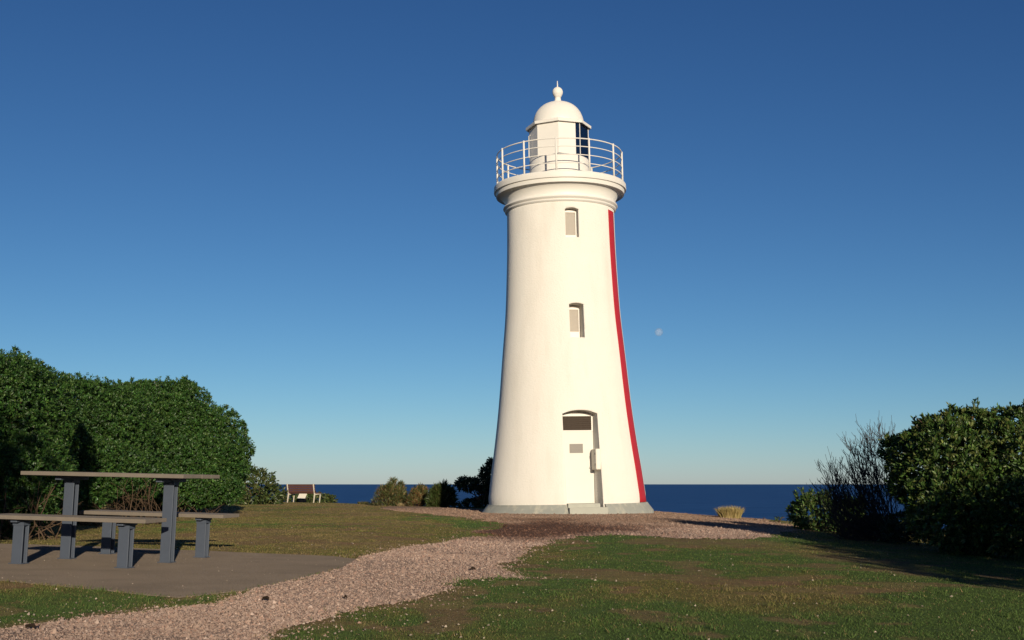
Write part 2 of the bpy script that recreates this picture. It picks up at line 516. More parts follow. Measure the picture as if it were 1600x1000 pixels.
# wings: flat land right and left of the fan (outside the picture) close to the camera
def wing():
    vs, fs = [], []
    for sx, x1 in ((-1, -160), (1, 14)):
        n = 24
        for i in range(n + 1):
            y = 0.25 + 95 * (i / n) ** 2
            xa = max(-160, min(90, sx * 9 * y))
            for k in range(7):
                x = xa + (x1 - xa) * k / 6 if abs(x1) > abs(xa) else xa
                vs.append((x, y, float(ground(x, y)) - 0.02))
        b = len(vs) - 7 * (n + 1)
        for i in range(n):
            for k in range(6):
                fs.append((b + i * 7 + k, b + i * 7 + k + 1, b + i * 7 + k + 8, b + i * 7 + k + 7))
    me = np_mesh('ground', np.array(vs), np.array(fs), True, np.tile(C_OLIVE, (len(vs), 1)))
    return tag(link('ground', me, M_GROUND), kind='structure')
wing()

def gravel_sheet():
    us = np.linspace(-0.62, 0.36, 700)
    ys = np.geomspace(3.4, 44, 420)
    U, Y = np.meshgrid(us, ys); X = U * Y
    d = path_d(X, Y)
    nr, nc = X.shape
    idx = np.arange(nr * nc).reshape(nr, nc)
    Fq = np.stack([idx[:-1, :-1], idx[:-1, 1:], idx[1:, 1:], idx[1:, :-1]], -1).reshape(-1, 4)
    inside = (d > 0.0).reshape(-1)
    Fq = Fq[inside[Fq].all(1)]
    c, s = path_col(X, Y)
    Z = ground(X, Y) + 0.004 + 0.012 * (fbm(X * 3, Y * 2, 95, 4) - 0.5) * sstep(0.05, 0.3, d) - 0.010 * (1 - sstep(0, 0.08, d))
    V = np.stack([X, Y, Z], -1).reshape(-1, 3)
    used = np.unique(Fq); remap = np.full(len(V), -1); remap[used] = np.arange(len(used))
    me = np_mesh('gravel_path', V[used], remap[Fq], True, 0.55 * c.reshape(-1, 3)[used])
    return tag(link('gravel_path', me, M_GRAVEL), kind='structure')
gravel_sheet()

def pad():
    m = MB()
    SGN = 1 if sum(PAD[i - 1][0] * PAD[i][1] - PAD[i][0] * PAD[i - 1][1] for i in range(len(PAD))) > 0 else -1
    # densified, slightly worn outline
    pts = []
    n = len(PAD)
    for i in range(n):
        a, b = PAD[i], PAD[(i + 1) % n]
        L = math.hypot(b[0] - a[0], b[1] - a[1]); k = max(1, int(L / 0.12))
        for j in range(k):
            x = a[0] + (b[0] - a[0]) * j / k; y = a[1] + (b[1] - a[1]) * j / k
            q = 0.07 * (float(fbm(x * 3, y * 3, 35, 3)) - 0.5)
            pts.append((x + q, y + q))
    top = [(x, y, pad_z(x, y)) for x, y in pts]
    N = len(pts)
    low = []
    for i, (x, y) in enumerate(pts):
        (xa, ya), (xb, yb) = pts[i - 1], pts[(i + 1) % N]
        tx, ty = xb - xa, yb - ya; l_ = math.hypot(tx, ty) + 1e-9
        sg = SGN * 0.10
        low.append((x + sg * ty / l_, y - sg * tx / l_, pad_z(x, y) - 0.035))
    m.add(top + low, [tuple(range(N))] + [(i, (i + 1) % N, (i + 1) % N + N, i + N) for i in range(N)])
    me = m.mesh('concrete_pad')
    return tag(link('concrete_pad', me, M_PAD), kind='structure')
pad()

# sea
def sea():
    rr = [0, 60, 150, 400, 1000, 3000, 9000, 26000, 60000]
    n = 96
    vs = [(0, 0, -22.0)]; fs = []
    for r in rr[1:]:
        for k in range(n):
            q = 2 * math.pi * k / n; vs.append((r * math.sin(q), r * math.cos(q), -22.0))
    for k in range(n): fs.append((0, 1 + (k + 1) % n, 1 + k))
    for i in range(len(rr) - 2):
        for k in range(n):
            a = 1 + i * n; b = a + n
            fs.append((a + k, a + (k + 1) % n, b + (k + 1) % n, b + k))
    me = bpy.data.meshes.new('sea'); me.from_pydata(vs, [], fs); me.update()
    return tag(link('sea', me, M_SEA), kind='structure')
sea()

# ------------------------------------------------------------------ lighthouse
def z_of(py, Y):
    return at(800, py, Y)[2]
def r_of(hw, py, Y):
    u, f, w = ray(800, py)
    return hw / FPX * Y / f

LEAN = R(-1.0)
BZ = 0.0
lighthouse = empty('lighthouse', (TX, TY, BZ))
lighthouse.rotation_euler = (Matrix.Rotation(LEAN, 3, 'Y') @ Matrix.Rotation(-math.atan2(TX, TY), 3, 'Z')).to_euler()
tag(lighthouse, 'tall white round lighthouse with a red stripe down its right side and railed lantern gallery', 'lighthouse')

prof_px = [(790, 124.6), (786, 124), (765, 121), (740, 118.0), (704, 112.4), (668, 107.5), (632, 103.2), (596, 99.6), (560, 96.3), (530, 93.2), (500, 90.2),
           (470, 88.2), (440, 86.7), (410, 85.3), (380, 84.3), (339, 83.5), (318, 83.2)]
PROF = [(r_of(h, y, TY), z_of(y, TY) - BZ) for y, h in prof_px]
PROF[0] = (PROF[0][0], z_of(789, TY))
pz = np.array([p[1] for p in PROF]); prr = np.array([p[0] for p in PROF])
def shaft_r(z):
    return float(np.interp(z, pz, prr))
def smooth_r(z):
    return float(np.mean([shaft_r(z + d) for d in (-0.25, -0.12, 0, 0.12, 0.25)]))

Z_GAL_TOP = z_of(265.5, TY - r_of(103, 265, TY))
R_GAL = r_of(103, 285, TY)
def zg(py, hw): return z_of(py, TY - r_of(hw, py, TY))
Z_BAND = zg(311.5, 89)
Z_PL = z_of(786.3, TY)

shaft = MB()
zs = np.linspace(-0.35, Z_BAND + 0.02, 110)
shaft.lathe([(smooth_r(max(z, pz[0] + 0.26)) + (0.0 if z > Z_PL else -0.02), z) for z in zs], 144, cap0=True, cap1=True)
shaft_o = shaft.build('shaft', M_WHITE, lighthouse)

def face_m(phi):
    """local x = right along the wall, local y = outward, z up"""
    c, s_ = math.cos(phi), math.sin(phi)
    return Matrix(((c, s_, 0, 0), (s_, -c, 0, 0), (0, 0, 1, 0), (0, 0, 0, 1)))

def arch(x0, x1, z0, zsp, rise, n=10, x1b=None, x0b=None):
    pts = [(x0 if x0b is None else x0b, z0), (x1 if x1b is None else x1b, z0), (x1, zsp)]
    for k in range(1, n):
        t = k / n
        pts.append((x1 + (x0 - x1) * t, zsp + rise * 4 * t * (1 - t)))
    pts.append((x0, zsp))
    return pts

PHI = R(12.7)
FM = face_m(PHI)
Rn = 2.0
def zf(py): return z_of(py, TY - 2.0)
DOOR_RHO = 1.45
DOOR_IN = arch(-0.50, 0.437, -0.5, zf(646.0), zf(640.2) - zf(646.0), x1b=0.437, x0b=-0.50)
DOOR_OUT = arch(-0.50, 0.652, -0.5, zf(646.0), zf(640.2) - zf(646.0), x1b=0.885, x0b=-0.50)
def win_spec(y0, y1, t0, t1, phi, rho):
    return dict(z0=z_of(y1, TY - 1.6), zs=z_of(y0 + 2.2, TY - 1.6), zt=z_of(y0, TY - 1.6), t0=t0, t1=t1, phi=phi, rho=rho)
WINS = [win_spec(323.5, 370, -0.20, 0.18, R(12.0), 1.30), win_spec(473.5, 528, -0.20, 0.207, R(13.1), 1.20)]

cut = MB()
cut.loft(DOOR_IN, DOOR_OUT, DOOR_RHO, 4.0, FM)
for w in WINS:
    cut.prism(arch(w['t0'], w['t1'], w['z0'], w['zs'], w['zt'] - w['zs'], 8), w['rho'], 3.0, face_m(w['phi']))

def boolean(o, cutter_mb):
    c = bpy.data.objects.new('cutter', cutter_mb.mesh('cutter')); COL.objects.link(c)
    c.parent = lighthouse
    md = o.modifiers.new('cut', 'BOOLEAN'); md.object = c; md.operation = 'DIFFERENCE'; md.solver = 'EXACT'
    dg = bpy.context.evaluated_depsgraph_get()
    me = bpy.data.meshes.new_from_object(o.evaluated_get(dg))
    o.modifiers.clear(); o.data = me
    bpy.data.objects.remove(c)
    # flat shading on the cut faces, smooth on the curved wall
    for p in me.polygons:
        n = p.normal; c_ = p.center
        rad = Vector((c_.x, c_.y, 0)).normalized()
        p.use_smooth = (n.dot(rad) > 0.93) and p.area < 0.2
    me.update()
boolean(shaft_o, cut)

# plinth with flared foot
plinth = MB()
Rb = r_of(124.3, 786, TY); Rf = r_of(134.0, 797.5, TY)
plinth.lathe([(Rb - 0.4, -0.35), (Rf + 0.02, -0.35), (Rf, z_of(798.5, TY)), (Rb + 0.10, z_of(793, TY)), (Rb + 0.035, z_of(788.5, TY)), (Rb + 0.018, Z_PL), (Rb - 0.4, Z_PL)], 144)
plinth_o = plinth.build('plinth', M_PLINTH, lighthouse)
# close the lathe inside and cut the doorway through it
bm = bmesh.new(); bm.from_mesh(plinth_o.data)
bnd = [e for e in bm.edges if e.is_boundary]
bmesh.ops.bridge_loops(bm, edges=bnd)
bmesh.ops.recalc_face_normals(bm, faces=bm.faces)
bm.to_mesh(plinth_o.data); bm.free()
cut2 = MB(); cut2.loft(DOOR_IN, DOOR_OUT, DOOR_RHO - 0.3, 4.0, FM)
boolean(plinth_o, cut2)

# red stripe painted on a raised strip of render
st = MB()
zz = np.linspace(Z_PL + 0.01, zg(319, 84), 70); q0, q1, nq = 62.0, 79.2, 8
vs = []; fs = []
for i, z in enumerate(zz):
    t = i / (len(zz) - 1)
    a0 = R(63.6 + (60.5 - 63.6) * t); a1 = R(80.3 + (77.2 - 80.3) * t)
    for k in range(nq + 1):
        a = a0 + (a1 - a0) * k / nq
        r_ = smooth_r(z) + 0.006
        vs.append((r_ * math.sin(a), -r_ * math.cos(a), z))
for i in range(len(zz) - 1):
    for k in range(nq):
        b = i * (nq + 1) + k
        fs.append((b, b + 1, b + nq + 2, b + nq + 1))
st.add(vs, fs, True)
so = st.build('red_stripe', M_RED, lighthouse)
sl = so.modifiers.new('thick', 'SOLIDIFY'); sl.thickness = 0.01; sl.offset = -1

# gallery cornice
gal = MB()
Rs = smooth_r(Z_BAND)
Rt = r_of(89.3, 325, TY); Rc = r_of(83.5, 305, TY)
z1 = zg(275.8, 103); z2 = zg(282.5, 100); z3 = zg(303.7, 85); z4 = zg(307.3, 88)
pr = [(Rs - 0.3, Z_BAND - 0.02), (Rs + 0.02, Z_BAND - 0.02), (Rt - 0.05, Z_BAND + 0.015), (Rt - 0.045, Z_BAND + 0.05), (Rt - 0.075, Z_BAND + 0.055), (Rt - 0.02, z4 + 0.005), (Rt, z4 + 0.03),
      (Rt - 0.01, z3 - 0.015), (Rt - 0.07, z3)]
for k in range(0, 9):                                        # cove
    t = k / 8 * math.pi / 2
    r_ = Rt - 0.075 + (R_GAL - 0.09 - Rt + 0.075) * (1 - math.cos(t)); z_ = z3 + 0.02 + (z2 - 0.02 - z3) * math.sin(t)
    pr.append((r_, z_))
pr += [(R_GAL - 0.065, z2 - 0.012), (R_GAL - 0.058, z2 + 0.05), (R_GAL - 0.05, z1 - 0.012), (R_GAL - 0.006, z1), (R_GAL, z1 + 0.02), (R_GAL - 0.004, Z_GAL_TOP - 0.03), (R_GAL - 0.03, Z_GAL_TOP), (0.3, Z_GAL_TOP + 0.01)]
gal.lathe(pr, 144, cap0=True, cap1=True)
go = gal.build('gallery', M_WHITE_S, lighthouse)
for p in go.data.polygons:
    p.use_smooth = True
es = go.modifiers.new('edges', 'EDGE_SPLIT'); es.split_angle = R(35)

# railing: rails and posts
R_RAIL = R_GAL - 0.11
ring = [(R_RAIL * math.sin(2 * math.pi * k / 96), -R_RAIL * math.cos(2 * math.pi * k / 96)) for k in range(96)]
H_RAIL = [0.955, 0.725, 0.485, 0.245]
rail_o = MB().tube([(x, y, Z_GAL_TOP + H_RAIL[0]) for x, y in ring], 0.017, 6, closed=True).build('railing', M_WHITE_S, lighthouse)
for h in H_RAIL[1:]:
    MB().tube([(x, y, Z_GAL_TOP + h) for x, y in ring], 0.0135, 6, closed=True).build('rail', M_WHITE_S, rail_o)
post_me = MB().tube([(0, 0, 0.0), (0, 0, 0.99)], 0.026, 8).box((0, 0, 0.012), (0.10, 0.10, 0.016)).mesh('post')
post_me.materials.append(M_WHITE_S)
for k in range(12):
    a = R(-62.5 + 30 * k)
    o = bpy.data.objects.new('post', post_me); COL.objects.link(o); o.parent = rail_o
    o.location = ((R_RAIL + 0.012) * math.sin(a), -(R_RAIL + 0.012) * math.cos(a), Z_GAL_TOP - 0.01); o.rotation_euler = (0, 0, a)

# lantern
RW = r_of(46.3, 230, TY)
Z_WT = zg(186.5, 48) - 0.02
Z_WB = zg(239, 46)
Z_EAVE = z_of(200.5, TY)
lb = MB().lathe([(RW + 0.005, Z_GAL_TOP - 0.02), (RW + 0.005, Z_WB - 0.04), (RW - 0.01, Z_WB - 0.015), (RW - 0.16, Z_WB)], 72, cap0=True, cap1=True)
lbo = lb.build('lantern_base', M_WHITE_S, lighthouse)
lbo.modifiers.new('edges', 'EDGE_SPLIT').split_angle = R(40)
def octv(k, r, rot=0.0): 
    a = R(45 * k + rot); return (r * math.sin(a), -r * math.cos(a))
Z_TOP = Z_EAVE + 0.03
wall = MB()
def wall_panel(mb, p, q, z0, z1, th=0.035):
    p = Vector((*p, 0)); q = Vector((*q, 0)); inn = -((p + q) / 2).normalized() * th
    vs = [p, q, q + inn, p + inn]
    vs = [Vector((v.x, v.y, z0)) for v in vs] + [Vector((v.x, v.y, z1)) for v in vs]
    mb.add(vs, [(0, 1, 2, 3), (7, 6, 5, 4), (0, 4, 5, 1), (1, 5, 6, 2), (2, 6, 7, 3), (3, 7, 4, 0)])
LR = RW * 0.995
ZB0 = Z_WB - 0.05
wall_panel(wall, octv(-2, LR), octv(-1, LR), ZB0, Z_TOP)
wall_panel(wall, octv(-1, LR), octv(0, LR), ZB0, Z_TOP)
a_, b_ = Vector(octv(0, LR)), Vector(octv(1, LR))
wall_panel(wall, octv(0, LR), tuple(a_.lerp(b_, 0.80)), ZB0, Z_TOP)
wo = wall.build('lantern_wall', M_WHITE_S, lighthouse)
def pane(p, q):
    mb = MB(); wall_panel(mb, p, q, ZB0, Z_TOP, 0.012); return mb.build('glass_pane', M_GLASS, wo)
pane(tuple(a_.lerp(b_, 0.80)), tuple(b_))
for k in range(1, 6):
    p, q = octv(k, LR), octv(k + 1, LR)
    pane(p, q)
    for f in (0.0,):
        x, y = Vector(p).lerp(Vector(q), f)
        MB().box((0, 0, 0), (0.016, 0.03, Z_TOP - ZB0), Matrix.Translation((x * 0.995, y * 0.995, (ZB0 + Z_TOP) / 2)) @ Matrix.Rotation(R(45 * k + 22.5), 4, 'Z')).build('mullion', M_WHITE_S, wo)
# lamp and its pedestal inside the glass
MB().lathe([(0.10, Z_WB - 0.02), (0.10, Z_WB + 0.25), (0.22, Z_WB + 0.27), (0.26, Z_WB + 0.45), (0.22, Z_WB + 0.68), (0.08, Z_WB + 0.72)], 20, cap0=True, cap1=True).build('lamp', M_BROWN, wo)

dome = MB()
RD = r_of(40.0, 195, TY) * 1.0
Z_DT = z_of(160.3, TY)
HD = Z_DT - Z_EAVE
prd = [(RD * 1.0, Z_EAVE + 0.05)]
for k in range(1, 25):
    t = k / 24 * math.pi / 2
    r_ = RD * math.cos(t) ** 0.80; z_ = Z_EAVE + 0.06 + (HD - 0.06) * math.sin(t) ** 1.0
    prd.append((max(r_, 0.02), z_))
dome.lathe(prd, 64, cap0=True, cap1=True)
do = dome.build('roof', M_WHITE_S, lighthouse)
RE = r_of(51.0, 200, TY)
ev = MB()
def octring(r, z): return [(*octv(k, r), z) for k in range(8)]
rings = [octring(RE - 0.10, Z_EAVE - 0.012), octring(RE - 0.025, Z_EAVE - 0.05), octring(RE, Z_EAVE - 0.045), octring(RE + 0.004, Z_EAVE + 0.035), octring(RD * 1.04, Z_EAVE + 0.10), octring(RD * 0.7, Z_EAVE + 0.12)]
vs = [p for r_ in rings for p in r_]
fs = [(i * 8 + k, i * 8 + (k + 1) % 8, (i + 1) * 8 + (k + 1) % 8, (i + 1) * 8 + k) for i in range(5) for k in range(8)]
ev.add(vs, fs)
ev.build('eave', M_WHITE_S, do)
sf = MB()
sf.add(octring(RE - 0.10, Z_EAVE - 0.010) + octring(RE - 0.10, Z_EAVE + 0.02), [tuple(range(8)), tuple(reversed(range(8, 16)))] + [(k, (k + 1) % 8, (k + 1) % 8 + 8, k + 8) for k in range(8)])
sf.build('soffit', M_SOFFIT, do)
fin = MB()
zb0 = z_of(136.2, TY); zb1 = z_of(152.5, TY); rb = r_of(8.2, 144, TY); rn = r_of(4.7, 157, TY)
zc = (zb0 + zb1) / 2
pf = [(rn * 2.4, Z_DT - 0.07), (rn * 1.7, Z_DT - 0.005), (rn * 1.15, Z_DT + 0.05), (rn, Z_DT + 0.10), (rn, zb1 + 0.012), (rn * 1.2, zb1 + 0.015)]
for k in range(1, 14):
    t = -math.pi / 2 + 0.62 + (math.pi - 0.75) * k / 13
    pf.append((rb * math.cos(t), zc + (zb0 - zb1) / 2 * 1.02 * math.sin(t)))
ztip = z_of(126.5, TY)
pf += [(0.019, zb0 + 0.005), (0.012, ztip)]
fin.lathe(pf, 32, cap0=True, cap1=True)
fin.build('finial', M_WHITE_S, do)
# grab rail beside the left lantern panel
ga = R(-77); gr_ = RW + 0.03
gx, gy = gr_ * math.sin(ga), -gr_ * math.cos(ga)
MB().tube([(gx * 0.94, gy * 0.94, Z_WB + 0.10), (gx, gy, Z_WB + 0.06), (gx, gy, Z_WB + 0.72), (gx * 0.94, gy * 0.94, Z_WB + 0.75)], 0.016, 6).build('grab_rail', M_WHITE_S, wo)

# windows
for w in WINS:
    m4 = face_m(w['phi'])
    t0, t1, z0, zs_, zt = w['t0'], w['t1'], w['z0'], w['zs'], w['zt']
    top = w is WINS[0]
    pz0 = z0 + (0.10 if top else 0.215); pz1 = zt - (0.10 if top else 0.135)
    x0p, x1p = t0 + 0.05, t1 - (0.045 if top else 0.05)
    fr = MB(); y0 = w['rho'] + 0.002; y1 = y0 + 0.05
    outer = arch(t0 + 0.001, t1 - 0.001, z0 + 0.001, zs_, zt - zs_ - 0.002, 8)
    for bx in ((t0 + 0.001, x0p, z0 + 0.001, zs_), (x1p, t1 - 0.001, z0 + 0.001, zs_), (x0p, x1p, z0 + 0.001, pz0), (x0p, x1p, pz1, zs_ + 0.01)):
        fr.box(((bx[0] + bx[1]) / 2, (y0 + y1) / 2, (bx[2] + bx[3]) / 2), (bx[1] - bx[0], y1 - y0, bx[3] - bx[2]), m4)
    fo = fr.build('window', M_WHITE_S, lighthouse)
    MB().box(((x0p + x1p) / 2, y0 + 0.014, (pz0 + pz1) / 2), (x1p - x0p - 0.002, 0.012, pz1 - pz0 - 0.002), m4).build('pane', M_BLIND, fo)
    MB().box(((x0p + x1p) / 2, y0 + 0.028, pz0 + 0.010), (x1p - x0p - 0.004, 0.03, 0.018), m4).build('bottom_rail', M_BLIND, fo)

# door
d0 = DOOR_RHO + 0.002
ZD0 = z_of(787.3, TY - 1.48); ZD1 = z_of(674, TY - 1.48); ZL0 = z_of(672.5, TY - 1.48); ZL1 = z_of(650.5, TY - 1.48)
dm = MB().box((-0.031, d0 + 0.03, (ZD0 + ZD1) / 2), (0.926, 0.05, ZD1 - ZD0), FM)
door = dm.build('door', M_DOOR, lighthouse, 0.006)
MB().box((-0.05, d0 + 0.059, (z_of(693.8, TY - 1.48) + z_of(708, TY - 1.48)) / 2), (0.375, 0.012, z_of(693.8, TY - 1.48) - z_of(708, TY - 1.48)), FM).build('plaque', M_PLAQUE, door)
MB().box((0.36, d0 + 0.062, ZD0 + 0.95), (0.05, 0.02, 0.12), FM).tube([FM @ Vector((0.36, d0 + 0.07, ZD0 + 0.97)), FM @ Vector((0.36, d0 + 0.11, ZD0 + 0.97)), FM @ Vector((0.30, d0 + 0.115, ZD0 + 0.97))], 0.009, 6).build('handle', M_WHITE_S, door)
tr = MB()
for bx in ((-0.496, -0.455, ZL0, ZL1), (0.393, 0.433, ZL0, ZL1), (-0.496, 0.433, ZD1 + 0.002, ZL0), (-0.496, 0.433, ZL1, DOOR_IN[2][1] + 0.02)):
    tr.box(((bx[0] + bx[1]) / 2, d0 + 0.03, (bx[2] + bx[3]) / 2), (bx[1] - bx[0], 0.055, bx[3] - bx[2]), FM)
tr.box((-0.031, d0 + 0.012, (ZL0 + ZL1) / 2), (0.845, 0.01, ZL1 - ZL0), FM)
tro = tr.build('transom_louvre', M_WHITE_S, lighthouse)
tro.data.materials.append(M_BROWN)
for p in list(tro.data.polygons)[-6:]: p.material_index = 1
NS = 7
sm = MB().box((0, 0, 0), (0.846, 0.05, 0.012)).mesh('slat'); sm.materials.append(M_BROWN)
for k in range(NS):
    o = bpy.data.objects.new('slat', sm); COL.objects.link(o); o.parent = tro
    z = ZL0 + (ZL1 - ZL0) * (k + 0.5) / NS
    mm = FM @ Matrix.Translation((-0.031, d0 + 0.040, z)) @ Matrix.Rotation(R(-40), 4, 'X')
    o.matrix_local = mm
    
# steps and box
zs1 = z_of(787.0, TY - 2.0); zs2 = z_of(793.2, TY - 2.2)
MB().box((-0.06, 1.78, (zs1 - 0.4) / 2), (0.876, 1.12, zs1 + 0.4), FM).build('step', M_STEP, lighthouse, 0.008)
MB().box((0.025, 2.20, (zs2 - 0.4) / 2), (1.046, 0.62, zs2 + 0.4), FM).build('step', M_STEP, lighthouse, 0.008)
zx0, zx1 = z_of(734.5, TY - 2.0), z_of(701.6, TY - 2.0)
bxo = MB().box((0.435, 1.80, (zx0 + zx1) / 2), (0.155, 0.52, zx1 - zx0), FM).build('meter_box', M_BOX, lighthouse, 0.03)
for zz_ in (zx0 + 0.14, zx1 - 0.14):
    MB().box((0.352, 1.99, zz_), (0.012, 0.03, 0.06), FM).build('hinge', M_BROWN, bxo)

# ------------------------------------------------------------------ picnic table
def picnic():
    x0, y0, yaw = -3.567, 11.155, -0.210
    e = empty('picnic_table', (x0, y0, pad_z(x0, y0)))
    tilt = Matrix.Rotation(0.021, 3, 'Y') @ Matrix.Rotation(0.006, 3, 'X')
    e.rotation_euler = (tilt @ Matrix.Rotation(yaw, 3, 'Z')).to_euler()
    tag(e, 'weathered board picnic table on paired blue grey steel posts standing on the concrete pad', 'picnic table')
    def h_leg(x, y, top, parent, name='leg'):
        m = MB()
        w, d, t = 0.098, 0.088, 0.012
        m.box((x, y - d / 2 + t / 2, top / 2), (w, t, top))
        m.box((x, y + d / 2 - t / 2, top / 2), (w, t, top))
        m.box((x, y, top / 2), (0.02, d - 2 * t, top - 0.002))
        lg = m.build(name, M_STEEL, parent, 0.003)
        MB().box((x, y, 0.004), (0.125, 0.12, 0.006)).build('foot_plate', M_STEEL, lg)
        MB().box((x, y, top - 0.012), (0.104, 0.10, 0.03)).build('cap_plate', M_STEEL, lg)
        return lg
    def boards(n, L, W, zt, yc, th, gap, parent, mkname='plank'):
        w = (W - gap * (n - 1)) / n
        for k in range(n):
            y = yc - W / 2 + w / 2 + k * (w + gap)
            dz = (0, 0.001, -0.001, 0.0005)[k % 4]
            MB().box(((0.004, -0.003, 0.002, 0)[k % 4], y, zt - th / 2 + dz), (L, w, th)).build(mkname, M_PLANK, parent, 0.004)
    H, h = 0.783, 0.413
    boards(4, 1.582, 0.726, H, 0, 0.034, 0.006, e)
    for s in (-1, 1):
        h_leg(s * 0.4945, 0, H - 0.074, e)
        MB().box((s * 0.4945, 0, H - 0.0545), (0.06, 0.46, 0.036)).build('bearer', M_STEEL, e, 0.003)
    for yb in (-0.710, 0.744):
        boards(2, 1.496, 0.378, h, yb, 0.034, 0.006, e, 'seat_plank')
        for s in (-1, 1):
            xx = s * 0.4945 - (0.03 if yb > 0 else 0.012)
            h_leg(xx, yb, h - 0.062, e)
            MB().box((xx, yb, h - 0.0485), (0.06, 0.24, 0.026)).build('bearer', M_STEEL, e, 0.003)
picnic()

# ------------------------------------------------------------------ park bench on the bluff
def bench():
    Y = 57.5
    c = at(474.5, 784, Y)
    gz = float(ground(c.x, c.y))
    base = EYE - (784.5 - 756) / FPX * Y
    e = empty('park_bench', (c.x, c.y, base), (0, 0, R(-27)))
    tag(e, 'maroon slatted park bench with pale legs facing the sea at the bluff edge', 'bench')
    # local: x along, +y = the way the sitter looks (away from the camera)
    L = 1.62
    for k in range(4):
        z = 0.50 + 0.10 * k
        MB().box((0, -0.22 - 0.018 * k, z), (L, 0.028, 0.088), None).build('back_slat', M_SLAT, e, 0.004)
    for k in range(4):
        MB().box((0, -0.12 + 0.115 * k, 0.425 + 0.006 * k), (L, 0.10, 0.032)).build('seat_slat', M_SLAT, e, 0.004)
    for s in (-1, 1):
        x = s * (L / 2 - 0.06)
        f = MB()
        f.tube([(x, -0.26, -0.05), (x, -0.19, 0.36), (x, -0.20, 0.45), (x, -0.305, 0.86)], [0.031, 0.034, 0.034, 0.028], 8)
        f.tube([(x, -0.19, 0.385), (x, 0.28, 0.395)], 0.03, 8)
        f.tube([(x, 0.20, -0.05), (x, 0.26, 0.385)], [0.026, 0.028], 8)
        f.build('end_frame', M_LEGS, e)
    # plaque board beyond the bench
    p = at(471, 784, 61.0)
    zb = EYE - (785 - 756) / FPX * 61.0
    b = empty('interpretive_board', (p.x, p.y, zb), (0, 0, R(-24)))
    tag(b, 'small pale slanted board on a dark low base beneath and beyond the bench', 'sign')
    MB().box((0, 0, 0.33), (0.44, 0.30, 0.03), Matrix.Translation((0.03, 0, -0.01)) @ Matrix.Translation((0, 0, 0.33)) @ Matrix.Rotation(R(52), 4, 'X') @ Matrix.Translation((0, 0, -0.33))).build('panel', M_CONC, b, 0.004)
    MB().box((0, 0.10, 0.12), (0.36, 0.14, 0.34)).build('base', M_BROWN, b, 0.01)
bench()

# ------------------------------------------------------------------ foliage
LEAFS = {'hedge': [(0.036, 0.098, 0.017), (0.046, 0.116, 0.020), (0.060, 0.128, 0.024), (0.028, 0.074, 0.018), (0.078, 0.132, 0.028), (0.044, 0.086, 0.020)],
         'coast': [(0.056, 0.112, 0.020), (0.070, 0.130, 0.028), (0.098, 0.146, 0.034), (0.042, 0.084, 0.018), (0.130, 0.150, 0.042)],
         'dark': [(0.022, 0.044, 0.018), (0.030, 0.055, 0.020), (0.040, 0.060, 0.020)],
         'low': [(0.070, 0.095, 0.026), (0.095, 0.100, 0.032), (0.050, 0.080, 0.020)],
         'spiky': [(0.10, 0.12, 0.035), (0.07, 0.095, 0.028), (0.13, 0.12, 0.045), (0.19, 0.12, 0.05)],
         'rusty': [(0.10, 0.12, 0.035), (0.24, 0.12, 0.05), (0.19, 0.13, 0.05), (0.08, 0.09, 0.03)]}

def leaves(clusters, axes, size, per, pal, wr=0.5, seed=0, spread=0.9):
    """rosettes of kite-shaped folded leaves"""
    g = np.random.default_rng(seed)
    n = len(clusters)
    C = np.repeat(clusters, per, 0); A = np.repeat(axes, per, 0)
    N = n * per
    rv = g.normal(size=(N, 3)); rv -= (rv * A).sum(1, keepdims=True) * A
    rv /= np.linalg.norm(rv, axis=1, keepdims=True) + 1e-9
    th = g.uniform(0.15, 1.0, (N, 1)) * spread
    d = A * np.cos(th * 1.4) + rv * np.sin(th * 1.4)
    d /= np.linalg.norm(d, axis=1, keepdims=True)
    nn = A - (A * d).sum(1, keepdims=True) * d + 0.35 * g.normal(size=(N, 3))
    nn -= (nn * d).sum(1, keepdims=True) * d
    nn /= np.linalg.norm(nn, axis=1, keepdims=True) + 1e-9
    sd = np.cross(d, nn)
    L = size * g.uniform(0.65, 1.25, (N, 1)); W = L * wr * g.uniform(0.75, 1.15, (N, 1)) * 0.5
    B = C + rv * size * g.uniform(0, 0.5, (N, 1)) + A * size * g.uniform(-0.5, 0.5, (N, 1))
    fold = nn * W * 0.35
    v0 = B; v1 = B + d * L * 0.5 - sd * W + fold; v2 = B + d * L - nn * L * 0.10; v3 = B + d * L * 0.5 + sd * W + fold
    V = np.stack([v0, v1, v2, v3], 1).reshape(-1, 3)
    i = np.arange(N) * 4
    F = np.concatenate([np.stack([i, i + 1, i + 2], 1), np.stack([i, i + 2, i + 3], 1)])
    pal = np.array(pal)
    cl = np.repeat(g.integers(0, len(pal), n), per)
    own = g.integers(0, len(pal), N)
    pick = np.where(g.random(N) < 0.5, cl, own)
    c = pal[pick] * 0.80 * g.lognormal(0, 0.28, (N, 1)) * np.repeat(g.uniform(0.75, 1.25, (n, 1)), per, 0)
    return V, F, np.repeat(c, 4, 0)

